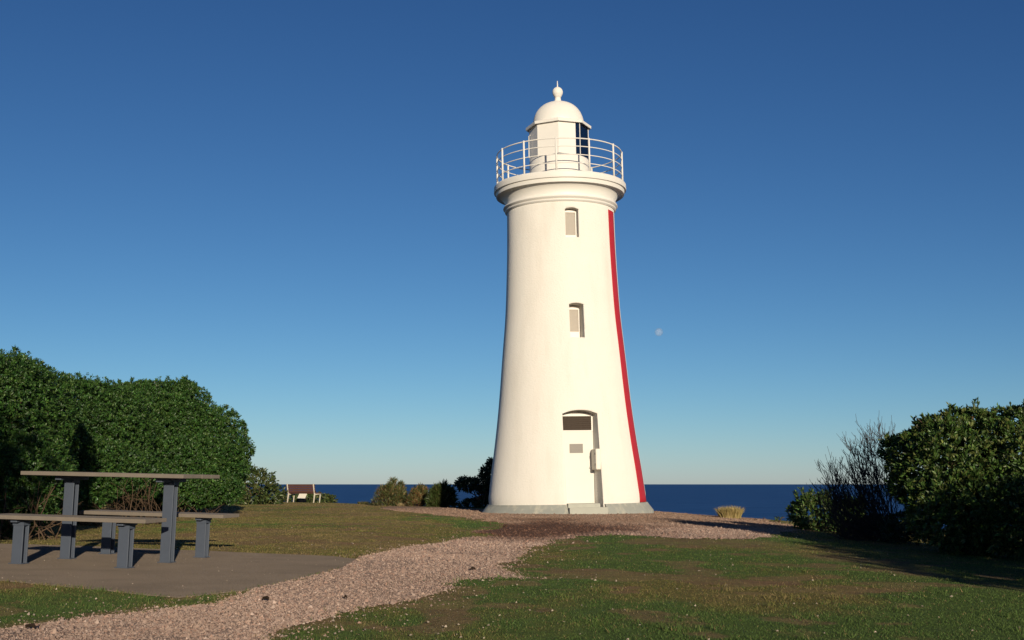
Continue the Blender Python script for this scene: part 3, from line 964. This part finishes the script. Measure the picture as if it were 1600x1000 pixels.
def shell(lobes, dens, seed, inner=0.55, zmin=None, lump=0.16):
    """cluster points near the surface of a union of ellipsoids"""
    g = np.random.default_rng(seed)
    P = []; A = []
    for (c, r) in lobes:
        c = np.array(c); r = np.array(r, float)
        area = 4 * math.pi * ((((r[0] * r[1]) ** 1.6 + (r[0] * r[2]) ** 1.6 + (r[1] * r[2]) ** 1.6) / 3) ** (1 / 1.6))
        n = int(area * dens)
        d = g.normal(size=(n, 3)); d /= np.linalg.norm(d, axis=1, keepdims=True)
        lm = 1 + lump * (fbm(np.arctan2(d[:, 1], d[:, 0]) * 2.2 + c[0], d[:, 2] * 3.5 + c[1], seed, 3) - 0.5) * 2
        k = 1 - (1 - inner) * g.random(n) ** 2.2 * 1.0
        p = c + d * r * (k * lm)[:, None]
        nrm = d / r; nrm /= np.linalg.norm(nrm, axis=1, keepdims=True)
        ok = np.ones(n, bool)
        for (c2, r2) in lobes:
            if c2 is c or np.allclose(c2, c): continue
            f = (((p - np.array(c2)) / np.array(r2)) ** 2).sum(1)
            ok &= f > 0.55
        if zmin is not None: ok &= p[:, 2] > zmin + 0.0
        P.append(p[ok]); A.append(nrm[ok])
    P = np.concatenate(P); A = np.concatenate(A)
    ax = A + 0.35 * g.normal(size=A.shape) + np.array([0, 0, 0.30])
    ax /= np.linalg.norm(ax, axis=1, keepdims=True)
    return P, ax

def stems(name, base, tips, parent, r0=0.05, seed=0, mat=None, wob=0.12, fork=2):
    q = random.Random(seed)
    m = MB()
    for t in tips:
        b = Vector((base[0] + q.uniform(-0.25, 0.25), base[1] + q.uniform(-0.2, 0.2), base[2] - 0.12))
        t = Vector(t)
        pts = [b]
        for k in range(1, 6):
            p = b.lerp(t, k / 5)
            p.z = b.z + (t.z - b.z) * (k / 5) ** 0.85
            if k < 5: p += Vector((q.uniform(-wob, wob), q.uniform(-wob, wob), q.uniform(-wob, wob) * 0.5))
            pts.append(p)
        m.tube(pts, r0 * q.uniform(0.6, 1.1), 6, r0 * 0.2)
        for f in range(fork):
            k = q.randint(2, 4)
            s_ = pts[k]; e_ = s_ + Vector((q.uniform(-.6, .6), q.uniform(-.6, .6), q.uniform(.1, .7))) * (t - b).length * 0.3
            m.tube([s_, s_.lerp(e_, .5) + Vector((0, 0, 0.05)), e_], r0 * 0.4, 5, r0 * 0.1)
    return m.build(name, mat or M_BARK, parent)

def bush(name, label, cat, lobes, pal, size, dens, per, seed, group=None, base=None, trunks=None, inner=0.55, r0=0.05, lump=0.16, wr=0.5, fill=0, spread=0.9, sprig=0, sprig_h=0.2):
    if base is None:
        xs = np.mean([c[0] for c, r in lobes]); ys = np.mean([c[1] for c, r in lobes])
        base = (xs, ys, float(ground(xs, ys)))
    e = empty(name, base)
    tag(e, label, cat, group)
    L2 = [((c[0] - base[0], c[1] - base[1], c[2] - base[2]), r) for c, r in lobes]
    P, A = shell(L2, dens, seed, inner, zmin=0.05, lump=lump)
    V, F, C = leaves(P, A, size, per, LEAFS[pal], wr, seed + 1, spread)
    if sprig:
        g = np.random.default_rng(seed + 9)
        up = np.where((A[:, 2] > 0.35))[0]
        top = []
        for i in g.choice(up, min(len(up), sprig * 6), replace=False):
            if all((((P[i] + np.array([0, 0, 0.12]) - np.array(c)) / np.array(r)) ** 2).sum() > 0.9 for c, r in L2): top.append(i)
        top = top[:sprig]
        Q = []; AX = []
        for i in top:
            d = np.array([g.normal() * 0.28, g.normal() * 0.28, 1.0]); d /= np.linalg.norm(d)
            H = sprig_h * g.uniform(0.4, 1.2)
            for k in range(5): Q.append(P[i] + d * H * k / 4); AX.append(d)
        V3, F3, C3 = leaves(np.array(Q), np.array(AX), size, per, LEAFS[pal], wr, seed + 10, 0.75)
        F = np.concatenate([F, F3 + len(V)]); V = np.concatenate([V, V3]); C = np.concatenate([C, C3])
    if fill:
        g = np.random.default_rng(seed + 5)
        Q = []
        for c, r in L2:
            n = int(fill * r[0] * r[1] * r[2] * 4.2)
            d = g.normal(size=(n, 3)); d /= np.linalg.norm(d, axis=1, keepdims=True)
            Q.append(np.array(c) + d * np.array(r) * (g.uniform(0.25, 0.80, n) ** 0.6)[:, None])
        Q = np.concatenate(Q); Q = Q[Q[:, 2] > 0.12]
        ax = g.normal(size=Q.shape); ax /= np.linalg.norm(ax, axis=1, keepdims=True)
        V2, F2, C2 = leaves(Q, ax, size * 1.7, 6, LEAFS[pal], 0.6, seed + 6, spread)
        F = np.concatenate([F, F2 + len(V)]); V = np.concatenate([V, V2]); C = np.concatenate([C, C2])
    o = link('foliage', np_mesh('foliage', V, F, False, C), M_LEAF, e)
    o['kind'] = 'stuff'
    tips = trunks if trunks is not None else [tuple(np.array(c) + np.array([0, 0, 0.3 * r[2]])) for c, r in L2 for _ in range(2)]
    stems('stems', (0, 0, 0), tips, e, r0, seed + 2)
    return e, P

def lobe(px, py, Y, rx, ry=None, rz=None):
    """pixel centre, distance, radii: rx, rz in photo pixels, ry in metres"""
    c = at(px, py, Y); k = Y / FPX
    rz = rx if rz is None else rz
    return (tuple(c), (rx * k, (rx * k if ry is None else ry), rz * k))

# left hedge: three bushes grown together, one more outside the frame that shades the first
HG = 'bushes of the tall green hedge'
def low_stems(e, x0, x1, y0, y1, seed, n=70, hh=0.85):
    """the bare brown branchwork under the hedge"""
    q = random.Random(seed); m = MB()
    o = e.location
    for k in range(n):
        bx = q.uniform(x0, x1); by = q.uniform(y0, y1); bz = float(ground(bx, by)) - 0.05
        p = Vector((bx, by, bz)) - o; d = Vector((q.uniform(-1, 1), q.uniform(-.9, .3), q.uniform(.3, 1))).normalized()
        pts = [p]
        for i in range(5):
            d = (d + Vector((q.uniform(-.35, .35), q.uniform(-.35, .35), q.uniform(-.1, .25)))).normalized()
            pts.append(pts[-1] + d * hh * q.uniform(.16, .26))
        m.tube(pts, q.uniform(.006, .014), 5, .003)
        for f in range(2):
            a = pts[q.randint(1, 4)]; b = a + Vector((q.uniform(-.4, .4), q.uniform(-.4, .2), q.uniform(-.05, .4)))
            m.tube([a, a.lerp(b, .5) + Vector((0, 0, .04)), b], .005, 4, .002)
    st = m.build('under_branches', M_BARK, e); st['kind'] = 'stuff'
e_, _ = bush('hedge_bush', 'rounded dark green bush at the far right end of the tall hedge beside the bluff', 'bush',
     [lobe(262, 668, 33, 78, 1.7, 72), lobe(330, 712, 33, 60, 1.5, 72), lobe(215, 690, 32, 80, 1.6, 82), lobe(300, 735, 31.5, 82, 1.4, 50), lobe(262, 632, 33.5, 38, 1.0, 34), lobe(210, 622, 33, 34, 1.0, 24), lobe(290, 612, 33.5, 16, 0.5, 16), lobe(225, 603, 33.2, 14, 0.4, 8),
      lobe(225, 752, 32.0, 70, 1.3, 42), lobe(290, 762, 31.0, 90, 1.2, 30)],
     'hedge', 0.060, 210, 10, 101, HG, fill=110, sprig=60, sprig_h=0.13, inner=0.62, lump=0.20)
low_stems(e_, -11.0, -7.6, 30.6, 32.5, 1)
e_, _ = bush('hedge_bush', 'middle bush of the tall green hedge, rising directly behind the picnic table', 'bush',
     [lobe(120, 680, 24, 75, 1.5, 90), lobe(170, 690, 24.5, 66, 1.5, 84), lobe(150, 735, 23, 80, 1.2, 46), lobe(95, 640, 24.5, 50, 1.2, 52), lobe(180, 640, 25.5, 42, 1.2, 36), lobe(140, 612, 25, 22, 0.5, 16), lobe(70, 740, 23, 60, 1.0, 60), lobe(92, 690, 22.2, 44, 0.9, 60), lobe(110, 765, 22.0, 70, 0.8, 34), lobe(205, 745, 24, 50, 1.0, 36)],
     'hedge', 0.047, 290, 10, 111, HG, fill=200, sprig=60, sprig_h=0.10, inner=0.62, lump=0.20)
low_stems(e_, -9.0, -6.6, 21.8, 23.6, 2, 80)
e_, _ = bush('hedge_bush', 'tallest bush of the green hedge, cut off by the left edge of the photo', 'bush',
     [lobe(20, 660, 17.5, 78, 1.3, 108), lobe(-70, 660, 17, 90, 1.4, 120), lobe(30, 745, 16.8, 74, 1.0, 66), lobe(-60, 770, 16, 90, 1.0, 78), lobe(-20, 612, 18, 60, 1.0, 62), lobe(60, 640, 19.5, 46, 1.0, 58), lobe(80, 705, 19.2, 32, 0.7, 70), lobe(30, 580, 18.5, 22, 0.5, 20), lobe(20, 790, 16.5, 60, 0.8, 46)],
     'hedge', 0.040, 380, 10, 121, HG, fill=260, sprig=50, sprig_h=0.08, inner=0.62, lump=0.20)
low_stems(e_, -8.2, -5.9, 15.2, 16.8, 3)
bush('hedge_bush', 'near bush left of the photo frame that shades the hedge behind the table', 'bush',
     [((-5.8, 7.4, 1.6), (1.6, 1.5, 1.7)), ((-5.45, 7.8, 2.3), (1.35, 1.1, 1.1)), ((-7.8, 7.0, 1.7), (1.8, 1.6, 1.8))],
     'hedge', 0.085, 60, 11, 131, HG)
# distant rounded bush behind the hedge, low cover round the bench
bush('coastal_bush', 'small round olive bush beyond the hedge end left of the bench', 'bush',
     [lobe(398, 762, 50, 34, 1.0, 26), lobe(378, 756, 50, 28, 1.0, 30), lobe(425, 772, 51, 20, 0.7, 13)], 'low', 0.14, 30, 9, 141)
bush('coastal_bush', 'low green ground shrub growing behind and under the bench', 'bush',
     [lobe(462, 782, 63, 34, 0.8, 10), lobe(492, 781, 64, 26, 0.8, 9), lobe(512, 783, 62, 12, 0.6, 7)], 'low', 0.14, 40, 9, 151)

# right: big bush, the bare dead shrub, the small bush, and the row that runs on out of the frame
bush('coastal_bush', 'big broad leaved green bush at the right edge of the photo', 'bush',
     [lobe(1510, 740, 16.6, 84, 0.9, 80), lobe(1445, 730, 17.0, 50, 0.7, 50), lobe(1600, 735, 16.4, 80, 1.0, 82), lobe(1462, 690, 17, 32, 0.5, 32), lobe(1540, 682, 16.8, 40, 0.5, 34), lobe(1520, 800, 16.0, 96, 0.9, 62),
      lobe(1600, 815, 15.6, 80, 0.9, 66), lobe(1408, 704, 17.8, 26, 0.4, 20), lobe(1490, 660, 16.9, 20, 0.35, 16), lobe(1520, 655, 16.7, 14, 0.3, 14), lobe(1585, 655, 16.5, 22, 0.4, 16), lobe(1452, 668, 17.1, 15, 0.3, 13), lobe(1560, 652, 16.6, 11, 0.3, 12), lobe(1422, 760, 17.0, 30, 0.4, 20), lobe(1435, 690, 17.4, 22, 0.4, 18)],
     'coast', 0.066, 175, 9, 161, 'green bushes along the right side', fill=90, sprig=80, sprig_h=0.12, inner=0.6, lump=0.26, wr=0.46, r0=0.04, spread=0.75)
for k, (x, y, h, r_, lb_) in enumerate([(6.8, 12.5, 1.42, 1.25, 'second bush of the right hand row, standing just nearer than the big bush'),
                                   (6.3, 9.4, 1.45, 1.2, 'third bush of the right hand row from the sea, outside the frame'),
                                   (5.9, 6.0, 1.5, 1.1, 'nearest bush of the right hand row beside the camera, outside the frame')]):
    g0 = float(ground(x, y))
    bush('coastal_bush', lb_, 'bush', [((x, y, g0 + h * 0.52), (r_, r_ * 1.25, h * 0.5)), ((x + 0.6, y + 0.9, g0 + h * 0.5), (r_, r_, h * 0.45)), ((x + 0.3, y - 0.8, g0 + h * 0.45), (r_, r_ * 1.1, h * 0.45))],
         'coast', 0.085, 60, 9, 171 + 10 * k, 'green bushes along the right side', lump=0.2, wr=0.46)
bush('coastal_bush', 'small rounded green bush between the sea and the bare dead shrub', 'bush',
     [lobe(1285, 806, 24, 44, 0.6, 30), lobe(1262, 800, 24.2, 28, 0.5, 22), lobe(1318, 812, 23.6, 34, 0.6, 30)],
     'coast', 0.07, 130, 9, 211, lump=0.25, sprig=30, sprig_h=0.15)
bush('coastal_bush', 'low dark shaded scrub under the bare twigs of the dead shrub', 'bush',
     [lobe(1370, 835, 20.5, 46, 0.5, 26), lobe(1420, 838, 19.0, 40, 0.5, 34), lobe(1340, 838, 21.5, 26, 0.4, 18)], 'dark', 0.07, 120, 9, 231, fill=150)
bush('coastal_bush', 'low dark scrub on the slope right of the golden grass tuft', 'bush',
     [lobe(1215, 822, 30, 26, 0.5, 10), lobe(1180, 818, 31.5, 22, 0.5, 6)], 'low', 0.09, 60, 9, 221)

def dead_shrub():
    base = at(1402, 842, 19.4)
    gz = float(ground(base.x, base.y))
    e = empty('dead_shrub', (base.x, base.y, gz))
    tag(e, 'bare leafless grey shrub with many upswept twigs beside the big green bush', 'dead shrub')
    q = random.Random(5)
    k = 19.6 / FPX
    main = MB(); tw = MB()
    def bez(a, b, c, d, n):
        return [a * (1 - t) ** 3 + b * 3 * t * (1 - t) ** 2 + c * 3 * t * t * (1 - t) + d * t ** 3 for t in [i / n for i in range(n + 1)]]
    def twig(p, d, L, r, depth):
        """a twig that bends a little upwards, with finer ones along it"""
        upv = Vector((q.uniform(-.6, .3), q.uniform(-.4, .4), 1)).normalized()
        e1 = p + d * L * 0.80 + upv * L * 0.26
        pts = bez(p, p + d * L * 0.4, p + d * L * 0.72 + upv * L * 0.04, e1, 5)
        tw.tube(pts, r, 4 if depth == 0 else 3, max(0.0026, r * 0.6), cap=False)
        if depth < 2:
            for j in range((3, 2)[depth]):
                i = q.randint(1, 4)
                nd = ((pts[i + 1] - pts[i]).normalized() * 0.8 + Vector((q.uniform(-1, .75), q.uniform(-.7, .7), q.uniform(-.25, .8)))).normalized()
                twig(pts[i], nd, L * q.uniform(.45, .75), max(0.0032, r * 0.7), depth + 1)
    for i in range(46):
        t = i / 45
        el = R(2 + 90 * t ** 1.15 + q.uniform(-6, 6))
        rad = float(np.interp(math.degrees(el), [0, 30, 60, 90], [1.26, 1.38, 1.50, 1.58])) * q.uniform(.72, .95)
        p0 = Vector((q.uniform(-.2, .15), q.uniform(-.2, .2), 0.0))
        tip = Vector((-math.cos(el) * rad, q.uniform(-.5, .5), math.sin(el) * rad + 0.22))
        mid = tip * 0.6 + Vector((-0.04, 0, -0.16 * rad))
        pts = bez(p0, p0 * 0.5 + mid * 0.5, mid + (tip - mid) * 0.3 + Vector((-0.08, 0, -0.06)), tip, 9)
        main.tube(pts, q.uniform(.007, .012), 5, 0.0042, cap=False)
        for j in range(7):
            k = q.randint(3, 8)
            dd = (pts[k + 1] - pts[k]).normalized()
            nd = (dd * 0.75 + Vector((q.uniform(-1, .8), q.uniform(-.8, .8), q.uniform(-.35, .75)))).normalized()
            twig(pts[k], nd, q.uniform(.20, .42), 0.0050, 0)
    main.build('stems', M_TWIG, e)
    t = tw.build('twigs', M_TWIG, e); t['kind'] = 'stuff'
dead_shrub()

def tussock(name, label, cat, base, h, rad, n, pal, seed, width=0.012, lean=0.5, group=None, up=1.0):
    g = np.random.default_rng(seed)
    e = empty(name, base); tag(e, label, cat, group)
    a = g.uniform(0, 2 * math.pi, n); rr = rad * 0.75 * np.sqrt(g.random(n))
    b = np.stack([rr * np.cos(a), rr * np.sin(a), np.full(n, -0.03)], 1)
    H = h * g.uniform(0.55, 1.0, n) * (1 - 0.45 * (rr / rad) ** 2)
    out = np.stack([np.cos(a), np.sin(a), np.zeros(n)], 1)
    ln = (lean * (0.25 + rr / rad) * g.uniform(0.4, 1.2, n) * H)[:, None] * out + g.normal(size=(n, 3)) * 0.06 * h * np.array([1, 1, 0])
    ph = g.uniform(0, math.pi, n); sd = np.stack([np.cos(ph), np.sin(ph), 0 * ph], 1) * width / 2
    up_ = np.zeros((n, 3)); up_[:, 2] = H
    v0 = b - sd; v1 = b + sd; m_ = b + up_ * 0.6 + ln * 0.4; v2 = m_ + sd * 0.9; v3 = m_ - sd * 0.9; v4 = b + up_ * up + ln
    V = np.stack([v0, v1, v2, v3, v4], 1).reshape(-1, 3)
    i = np.arange(n) * 5
    F = np.concatenate([np.stack([i, i + 1, i + 2], 1), np.stack([i, i + 2, i + 3], 1), np.stack([i + 3, i + 2, i + 4], 1)])
    pal = np.array(pal); c = pal[g.integers(0, len(pal), n)] * g.uniform(0.75, 1.25, (n, 1))
    o = link('blades', np_mesh('blades', V, F, False, np.repeat(c, 5, 0)), M_TUSSOCK, e); o['kind'] = 'stuff'
    return e
def base_at(px, py, Y):
    p = at(px, py, Y); return (p.x, p.y, min(p.z, float(ground(p.x, p.y)) + 0.10))
def spiky(name, label, base, h, rad, n, pal, seed, L=0.13, tips=6):
    """pointed shrub of narrow upswept leaves"""
    g = np.random.default_rng(seed)
    e = empty(name, base); tag(e, label, 'shrub')
    P, A = [], []
    peaks = [(g.uniform(-.5, .5) * rad, g.uniform(-.4, .4) * rad, h * g.uniform(.6, .92), rad * g.uniform(.45, .75)) for _ in range(tips)] + [(0.05, 0, h, rad * 0.55)]
    for px_, py_, ph, pr_ in peaks:
        m = n // len(peaks)
        t = g.random(m) ** 0.8; a = g.uniform(0, 2 * math.pi, m)
        r_ = pr_ * (1 - t) ** 0.62 * np.sqrt(g.uniform(0.35, 1, m))
        P.append(np.stack([px_ + r_ * np.cos(a), py_ + r_ * np.sin(a), t * ph], 1))
        ax = np.stack([np.cos(a) * 0.55, np.sin(a) * 0.55, np.full(m, 0.9)], 1) + 0.25 * g.normal(size=(m, 3))
        A.append(ax / np.linalg.norm(ax, axis=1, keepdims=True))
    V, F, C = leaves(np.concatenate(P), np.concatenate(A), L, 7, LEAFS[pal], 0.16, seed, 0.6)
    o = link('foliage', np_mesh('foliage', V, F, False, C), M_LEAF, e); o['kind'] = 'stuff'
    stems('stems', (0, 0, 0), [(p[0], p[1], p[2] * 0.85) for p in peaks], e, 0.02, seed + 1, wob=0.05, fork=1)
spiky('spiky_shrub', 'tallest pointed olive shrub on the bluff edge between bench and lighthouse', base_at(611, 791, 46), 0.98, 0.70, 1100, 'spiky', 301)
spiky('spiky_shrub', 'orange tipped olive shrub in the middle of the three left of the lighthouse', base_at(655, 792, 45), 0.72, 0.52, 800, 'rusty', 302)
spiky('spiky_shrub', 'dark shaded upright shrub nearest the lighthouse of the three on its left', base_at(690, 794, 43.5), 0.74, 0.48, 1000, 'low', 303, 0.2)
tussock('grass_tuft', 'bright golden dry grass tuft on the bluff edge right of the lighthouse', 'grass tuft', base_at(1141, 808, 32.5), 0.37, 0.36, 1500, [(0.50, 0.38, 0.17), (0.40, 0.30, 0.13), (0.30, 0.24, 0.08)], 304, 0.014, 0.6)
for k, (px, py, Y, h, lb_) in enumerate([(568, 787, 50, 0.16, 'tiny dark tuft at the lawn edge right of the bench'), (586, 789, 48.5, 0.18, 'tiny dark tuft at the left foot of the tallest pointed shrub'),
                                         (632, 792, 45.2, 0.22, 'pale dry tuft between the two olive shrubs left of the lighthouse')]):
    tussock('grass_tuft', lb_, 'grass tuft', base_at(px, py, Y), h, 0.30, 260, [(0.07, 0.08, 0.03), (0.12, 0.10, 0.04)] if k < 2 else [(0.35, 0.26, 0.13)], 310 + k, 0.02, 0.8)

def edge_tree():
    b = at(748, 797, 41.5)
    base = (b.x, b.y, float(ground(b.x, b.y)))
    e = empty('coastal_tree', base)
    tag(e, 'dark crooked little tree peering out behind the left side of the lighthouse', 'tree')
    L = [lobe(729, 756, 41.5, 17, 0.4, 10), lobe(752, 758, 41.5, 18, 0.4, 11), lobe(765, 745, 41.5, 13, 0.3, 13), lobe(758, 738, 41.5, 7, 0.2, 8), lobe(770, 725, 41.5, 11, 0.3, 7),
         lobe(752, 788, 41.8, 30, 0.5, 9), lobe(772, 775, 41.8, 20, 0.5, 20), lobe(735, 790, 41.8, 18, 0.4, 7)]
    L2 = [(tuple(np.array(c) - np.array(base)), r) for c, r in L]
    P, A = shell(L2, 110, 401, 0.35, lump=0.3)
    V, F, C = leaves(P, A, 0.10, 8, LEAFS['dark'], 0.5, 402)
    o = link('foliage', np_mesh('foliage', V, F, False, C), M_LEAF, e); o['kind'] = 'stuff'
    stems('branches', (0.15, 0, 0), [c for c, r in L2[:5] for _ in range(2)], e, 0.035, 403)
edge_tree()

# ------------------------------------------------------------------ gravel stones, grass, litter
def scatter(n, ymin, ymax, umin, umax, g, p=1.0):
    """points in the wedge in front of the camera; p=1 spreads rows evenly over the picture's depth"""
    t = g.random(n)
    y = ymin * (ymax / ymin) ** (t ** p)
    u = g.uniform(umin, umax, n)
    return u * y, y

def stones(name, x, y, z, size, col, g):
    n = len(x)
    base = np.array([[1, 0, 0], [-1, 0, 0], [0, 1, 0], [0, -1, 0], [0, 0, 1]], float)
    tri = np.array([[0, 2, 4], [2, 1, 4], [1, 3, 4], [3, 0, 4]])
    v = base[None] * (1 + 0.30 * g.normal(size=(n, 5, 1))) + 0.22 * g.normal(size=(n, 5, 3))
    a = g.uniform(0, 2 * math.pi, n); ca, sa = np.cos(a)[:, None], np.sin(a)[:, None]
    sx = g.uniform(0.7, 1.3, (n, 1)); sz = g.uniform(0.6, 1.15, (n, 1))
    X = v[..., 0] * sx; Yv = v[..., 1]
    V = np.stack([X * ca - Yv * sa, X * sa + Yv * ca, v[..., 2] * sz], -1) * size[:, None, None]
    V += np.stack([x, y, z], -1)[:, None, :]
    F = (tri[None] + (np.arange(n) * 5)[:, None, None]).reshape(-1, 3)
    me = np_mesh(name, V.reshape(-1, 3), F, False, np.repeat(col, 5, 0))
    return link(name, me, M_STONE)

def gravel():
    g = np.random.default_rng(501)
    x, y = scatter(640000, 4.6, 40, -0.48, 0.28, g, 0.85)
    d = path_d(x, y)
    c, s = path_col(x, y)
    ok = ((d > -0.03) | (g.random(len(x)) < 0.16 * np.exp(np.minimum(d, 0) / 0.12))) & (g.random(len(x)) > 0.85 * s) & (np.hypot(x - TX, y - TY) > 2.5) & (sdf(PAD, x, y) < -0.01)
    x, y, c = x[ok], y[ok], c[ok]; n = len(x)
    size = np.clip(y * 0.00048, 0.0046, 0.0095) * g.lognormal(0, 0.42, n)
    z = ground(x, y) + 0.004
    tint = np.array([[1, 1, 1], [1.18, 1.15, 1.1], [0.82, 0.78, 0.76], [1.05, 0.92, 0.86], [1.45, 1.5, 1.5], [0.6, 0.55, 0.55]])
    k = g.choice(6, n, p=[0.38, 0.22, 0.16, 0.14, 0.05, 0.05])
    col = np.clip(0.85 * c * tint[k] * g.uniform(0.8, 1.2, (n, 1)), 0, 0.8)
    tag(stones('gravel', x, y, z, size, col, g), 'loose pinkish gravel lying on the path and round the lighthouse', kind='stuff')
    # pale chips and shell bits strewn over the lawn and the pad
    x, y = scatter(3400, 5.5, 24, -0.45, 0.45, g, 1.0)
    on = sdf(PAD, x, y)
    pd = path_d(x, y)
    near = (on > 0) | ((pd < 0) & (g.random(len(x)) < np.exp(pd * 1.3) * 0.8 + 0.07))
    x, y, on = x[near], y[near], on[near]
    keep = (on <= 0) | (g.random(len(x)) < 0.35)
    x, y, on = x[keep], y[keep], on[keep]; n = len(x)
    size = np.where(on > 0, 0.005, 0.0062) * np.clip(g.lognormal(0, 0.35, n), 0.4, 1.5)
    z = np.where(on > 0, pad_z(x, y) - 0.001, ground(x, y) + 0.008)
    col = np.array([0.36, 0.29, 0.225]) * g.uniform(0.4, 1.25, (n, 1))
    tag(stones('stone_chips', x, y, z, size, np.clip(col, 0, .8), g), 'pale stone chips strewn over the lawn and concrete', kind='stuff')
gravel()

def grass():
    g = np.random.default_rng(601)
    x1, y1 = scatter(430000, 4.8, 30, -0.47, 0.47, g, 0.95)
    x2, y2 = scatter(90000, 24, 58, -0.36, 0.30, g, 1.0)
    tx, ty = scatter(420, 5.0, 26, -0.45, 0.45, g, 1.0)          # taller tufts and weeds
    tr = np.repeat(g.uniform(0.02, 0.07, 420), 34)
    x3 = np.repeat(tx, 34) + g.normal(size=420 * 34) * tr; y3 = np.repeat(ty, 34) + g.normal(size=420 * 34) * tr
    x = np.concatenate([x1, x2, x3]); y = np.concatenate([y1, y2, y3])
    tall = np.concatenate([np.zeros(len(x1) + len(x2)), np.repeat(g.uniform(0.008, 0.026, 420), 34)])
    d = path_d(x, y); pdv = sdf(PAD, x, y)
    c, dry, bare = turf_col(x, y)
    clump = fbm(x * 6, y * 6, 621, 3)
    ok = ((d < 0.03) | (g.random(len(x)) < 0.10 * np.exp(-np.maximum(d, 0) / 0.22))) & (pdv < 0.02) & (g.random(len(x)) > bare * 0.88) & (y < edge_y(x) + 0.3) & (np.hypot(x - TX, y - TY) > 2.55) & (g.random(len(x)) < 0.35 + 1.1 * clump)
    x, y, c, dry, bare, clump, tall = x[ok], y[ok], c[ok], dry[ok], bare[ok], clump[ok], tall[ok]
    n = len(x)
    edge = np.exp(-np.abs(sdf(PAD, x, y)) / 0.12) + 0.7 * np.exp(-np.abs(path_d(x, y)) / 0.10)
    h = (0.007 + 0.012 * clump + 0.012 * edge + tall) * g.uniform(0.5, 1.3, n) * (1 + 0.25 * sstep(12, 40, y)) * (1 - 0.35 * bare)
    w = np.maximum(0.0055, y * 0.00075) * g.uniform(0.7, 1.3, n)
    ph = g.uniform(0, 2 * math.pi, n)
    sd = np.stack([np.cos(ph), np.sin(ph), 0 * ph], 1) * (w / 2)[:, None]
    ln = g.normal(size=(n, 3)) * np.array([1, 1, 0]) * (h * 0.55)[:, None]
    b = np.stack([x, y, ground(x, y) - 0.004], 1)
    up = np.zeros((n, 3)); up[:, 2] = h
    V = np.stack([b - sd, b + sd, b + up + ln], 1).reshape(-1, 3)
    F = np.arange(n * 3).reshape(-1, 3)
    st = g.random(n) < 0.04 + 0.26 * dry
    col = c * g.uniform(0.7, 1.35, (n, 1))
    col[st] = (C_STRAW * g.uniform(0.55, 1.15, (int(st.sum()), 1)))
    gr = (~st) & (g.random(n) < 0.35 * (1 - dry))
    col[gr] = np.array([0.075, 0.125, 0.030]) * g.uniform(0.7, 1.3, (int(gr.sum()), 1))
    o = link('grass', np_mesh('grass', V, F, False, np.repeat(col, 3, 0)), M_BLADE)
    tag(o, 'short green and straw coloured lawn grass either side of the path', kind='stuff')
grass()

for k, (px, py, L, lb_) in enumerate([(415, 941, 0.042, 'dark dropped leaf on the gravel below the concrete pad'), (739, 893, 0.045, 'dark dropped leaf on the gravel at the right edge of the path'),
                                      (47, 987, 0.05, 'dark dropped leaf at the bottom left corner of the path'), (540, 939, 0.02, 'smallest dark dropped leaf, out in the middle of the path')]):
    gx_, gy_ = gpt(px, py)
    m = MB()
    q = random.Random(k)
    vs = []; fs = []
    for i in range(7):
        t = i / 6 - 0.5
        w = 0.30 * L * math.cos(t * math.pi * 0.95) + 0.003
        z = 0.010 + 0.012 * math.cos(t * 3) + q.uniform(-.002, .002)
        vs += [(t * L, -w, z + 0.012), (t * L, 0, z - 0.002), (t * L, w, z + 0.012)]
    for i in range(6):
        a = i * 3; fs += [(a, a + 1, a + 4, a + 3), (a + 1, a + 2, a + 5, a + 4)]
    m.add(vs, fs)
    o = m.build('fallen_leaf', M_LITTER)
    so_ = o.modifiers.new('thick', 'SOLIDIFY'); so_.thickness = 0.003
    o.location = (gx_, gy_, float(ground(gx_, gy_)) + 0.006); o.rotation_euler = (0, 0, q.uniform(-.5, .5))
    tag(o, lb_, 'leaf')

# ------------------------------------------------------------------ daytime moon
def moon_mat():
    m, n, l, p = new_mat('daylight_moon')
    tc = n.new('ShaderNodeTexCoord')
    a = n.new('ShaderNodeTexNoise'); a.inputs['Scale'].default_value = 0.06; a.inputs['Detail'].default_value = 4
    l.new(tc.outputs['Object'], a.inputs['Vector'])
    rp = n.new('ShaderNodeValToRGB'); rp.color_ramp.elements[0].position = 0.35; rp.color_ramp.elements[0].color = (0.25, 0.27, 0.28, 1)
    rp.color_ramp.elements[1].position = 0.6; rp.color_ramp.elements[1].color = (0.7, 0.7, 0.68, 1)
    l.new(a.outputs['Fac'], rp.inputs[0]); l.new(rp.outputs[0], p.inputs['Base Color'])
    p.inputs['Roughness'].default_value = 1.0; p.inputs['Specular IOR Level'].default_value = 0.0
    tr = n.new('ShaderNodeBsdfTransparent')
    mx = n.new('ShaderNodeMixShader'); mx.inputs[0].default_value = 0.86
    l.new(p.outputs[0], mx.inputs[1]); l.new(tr.outputs[0], mx.inputs[2])
    l.new(mx.outputs[0], n['Material Output'].inputs['Surface'])
    return m
mp_ = at(1029.5, 519, 20000)
mb = bmesh.new(); bmesh.ops.create_uvsphere(mb, u_segments=32, v_segments=16, radius=6.6 / FPX * 20000)
mme = bpy.data.meshes.new('moon'); mb.to_mesh(mme); mb.free()
for p in mme.polygons: p.use_smooth = True
mo = link('moon', mme, moon_mat()); mo.location = mp_
tag(mo, 'faint pale daytime moon low in the blue sky right of the lighthouse', 'moon')
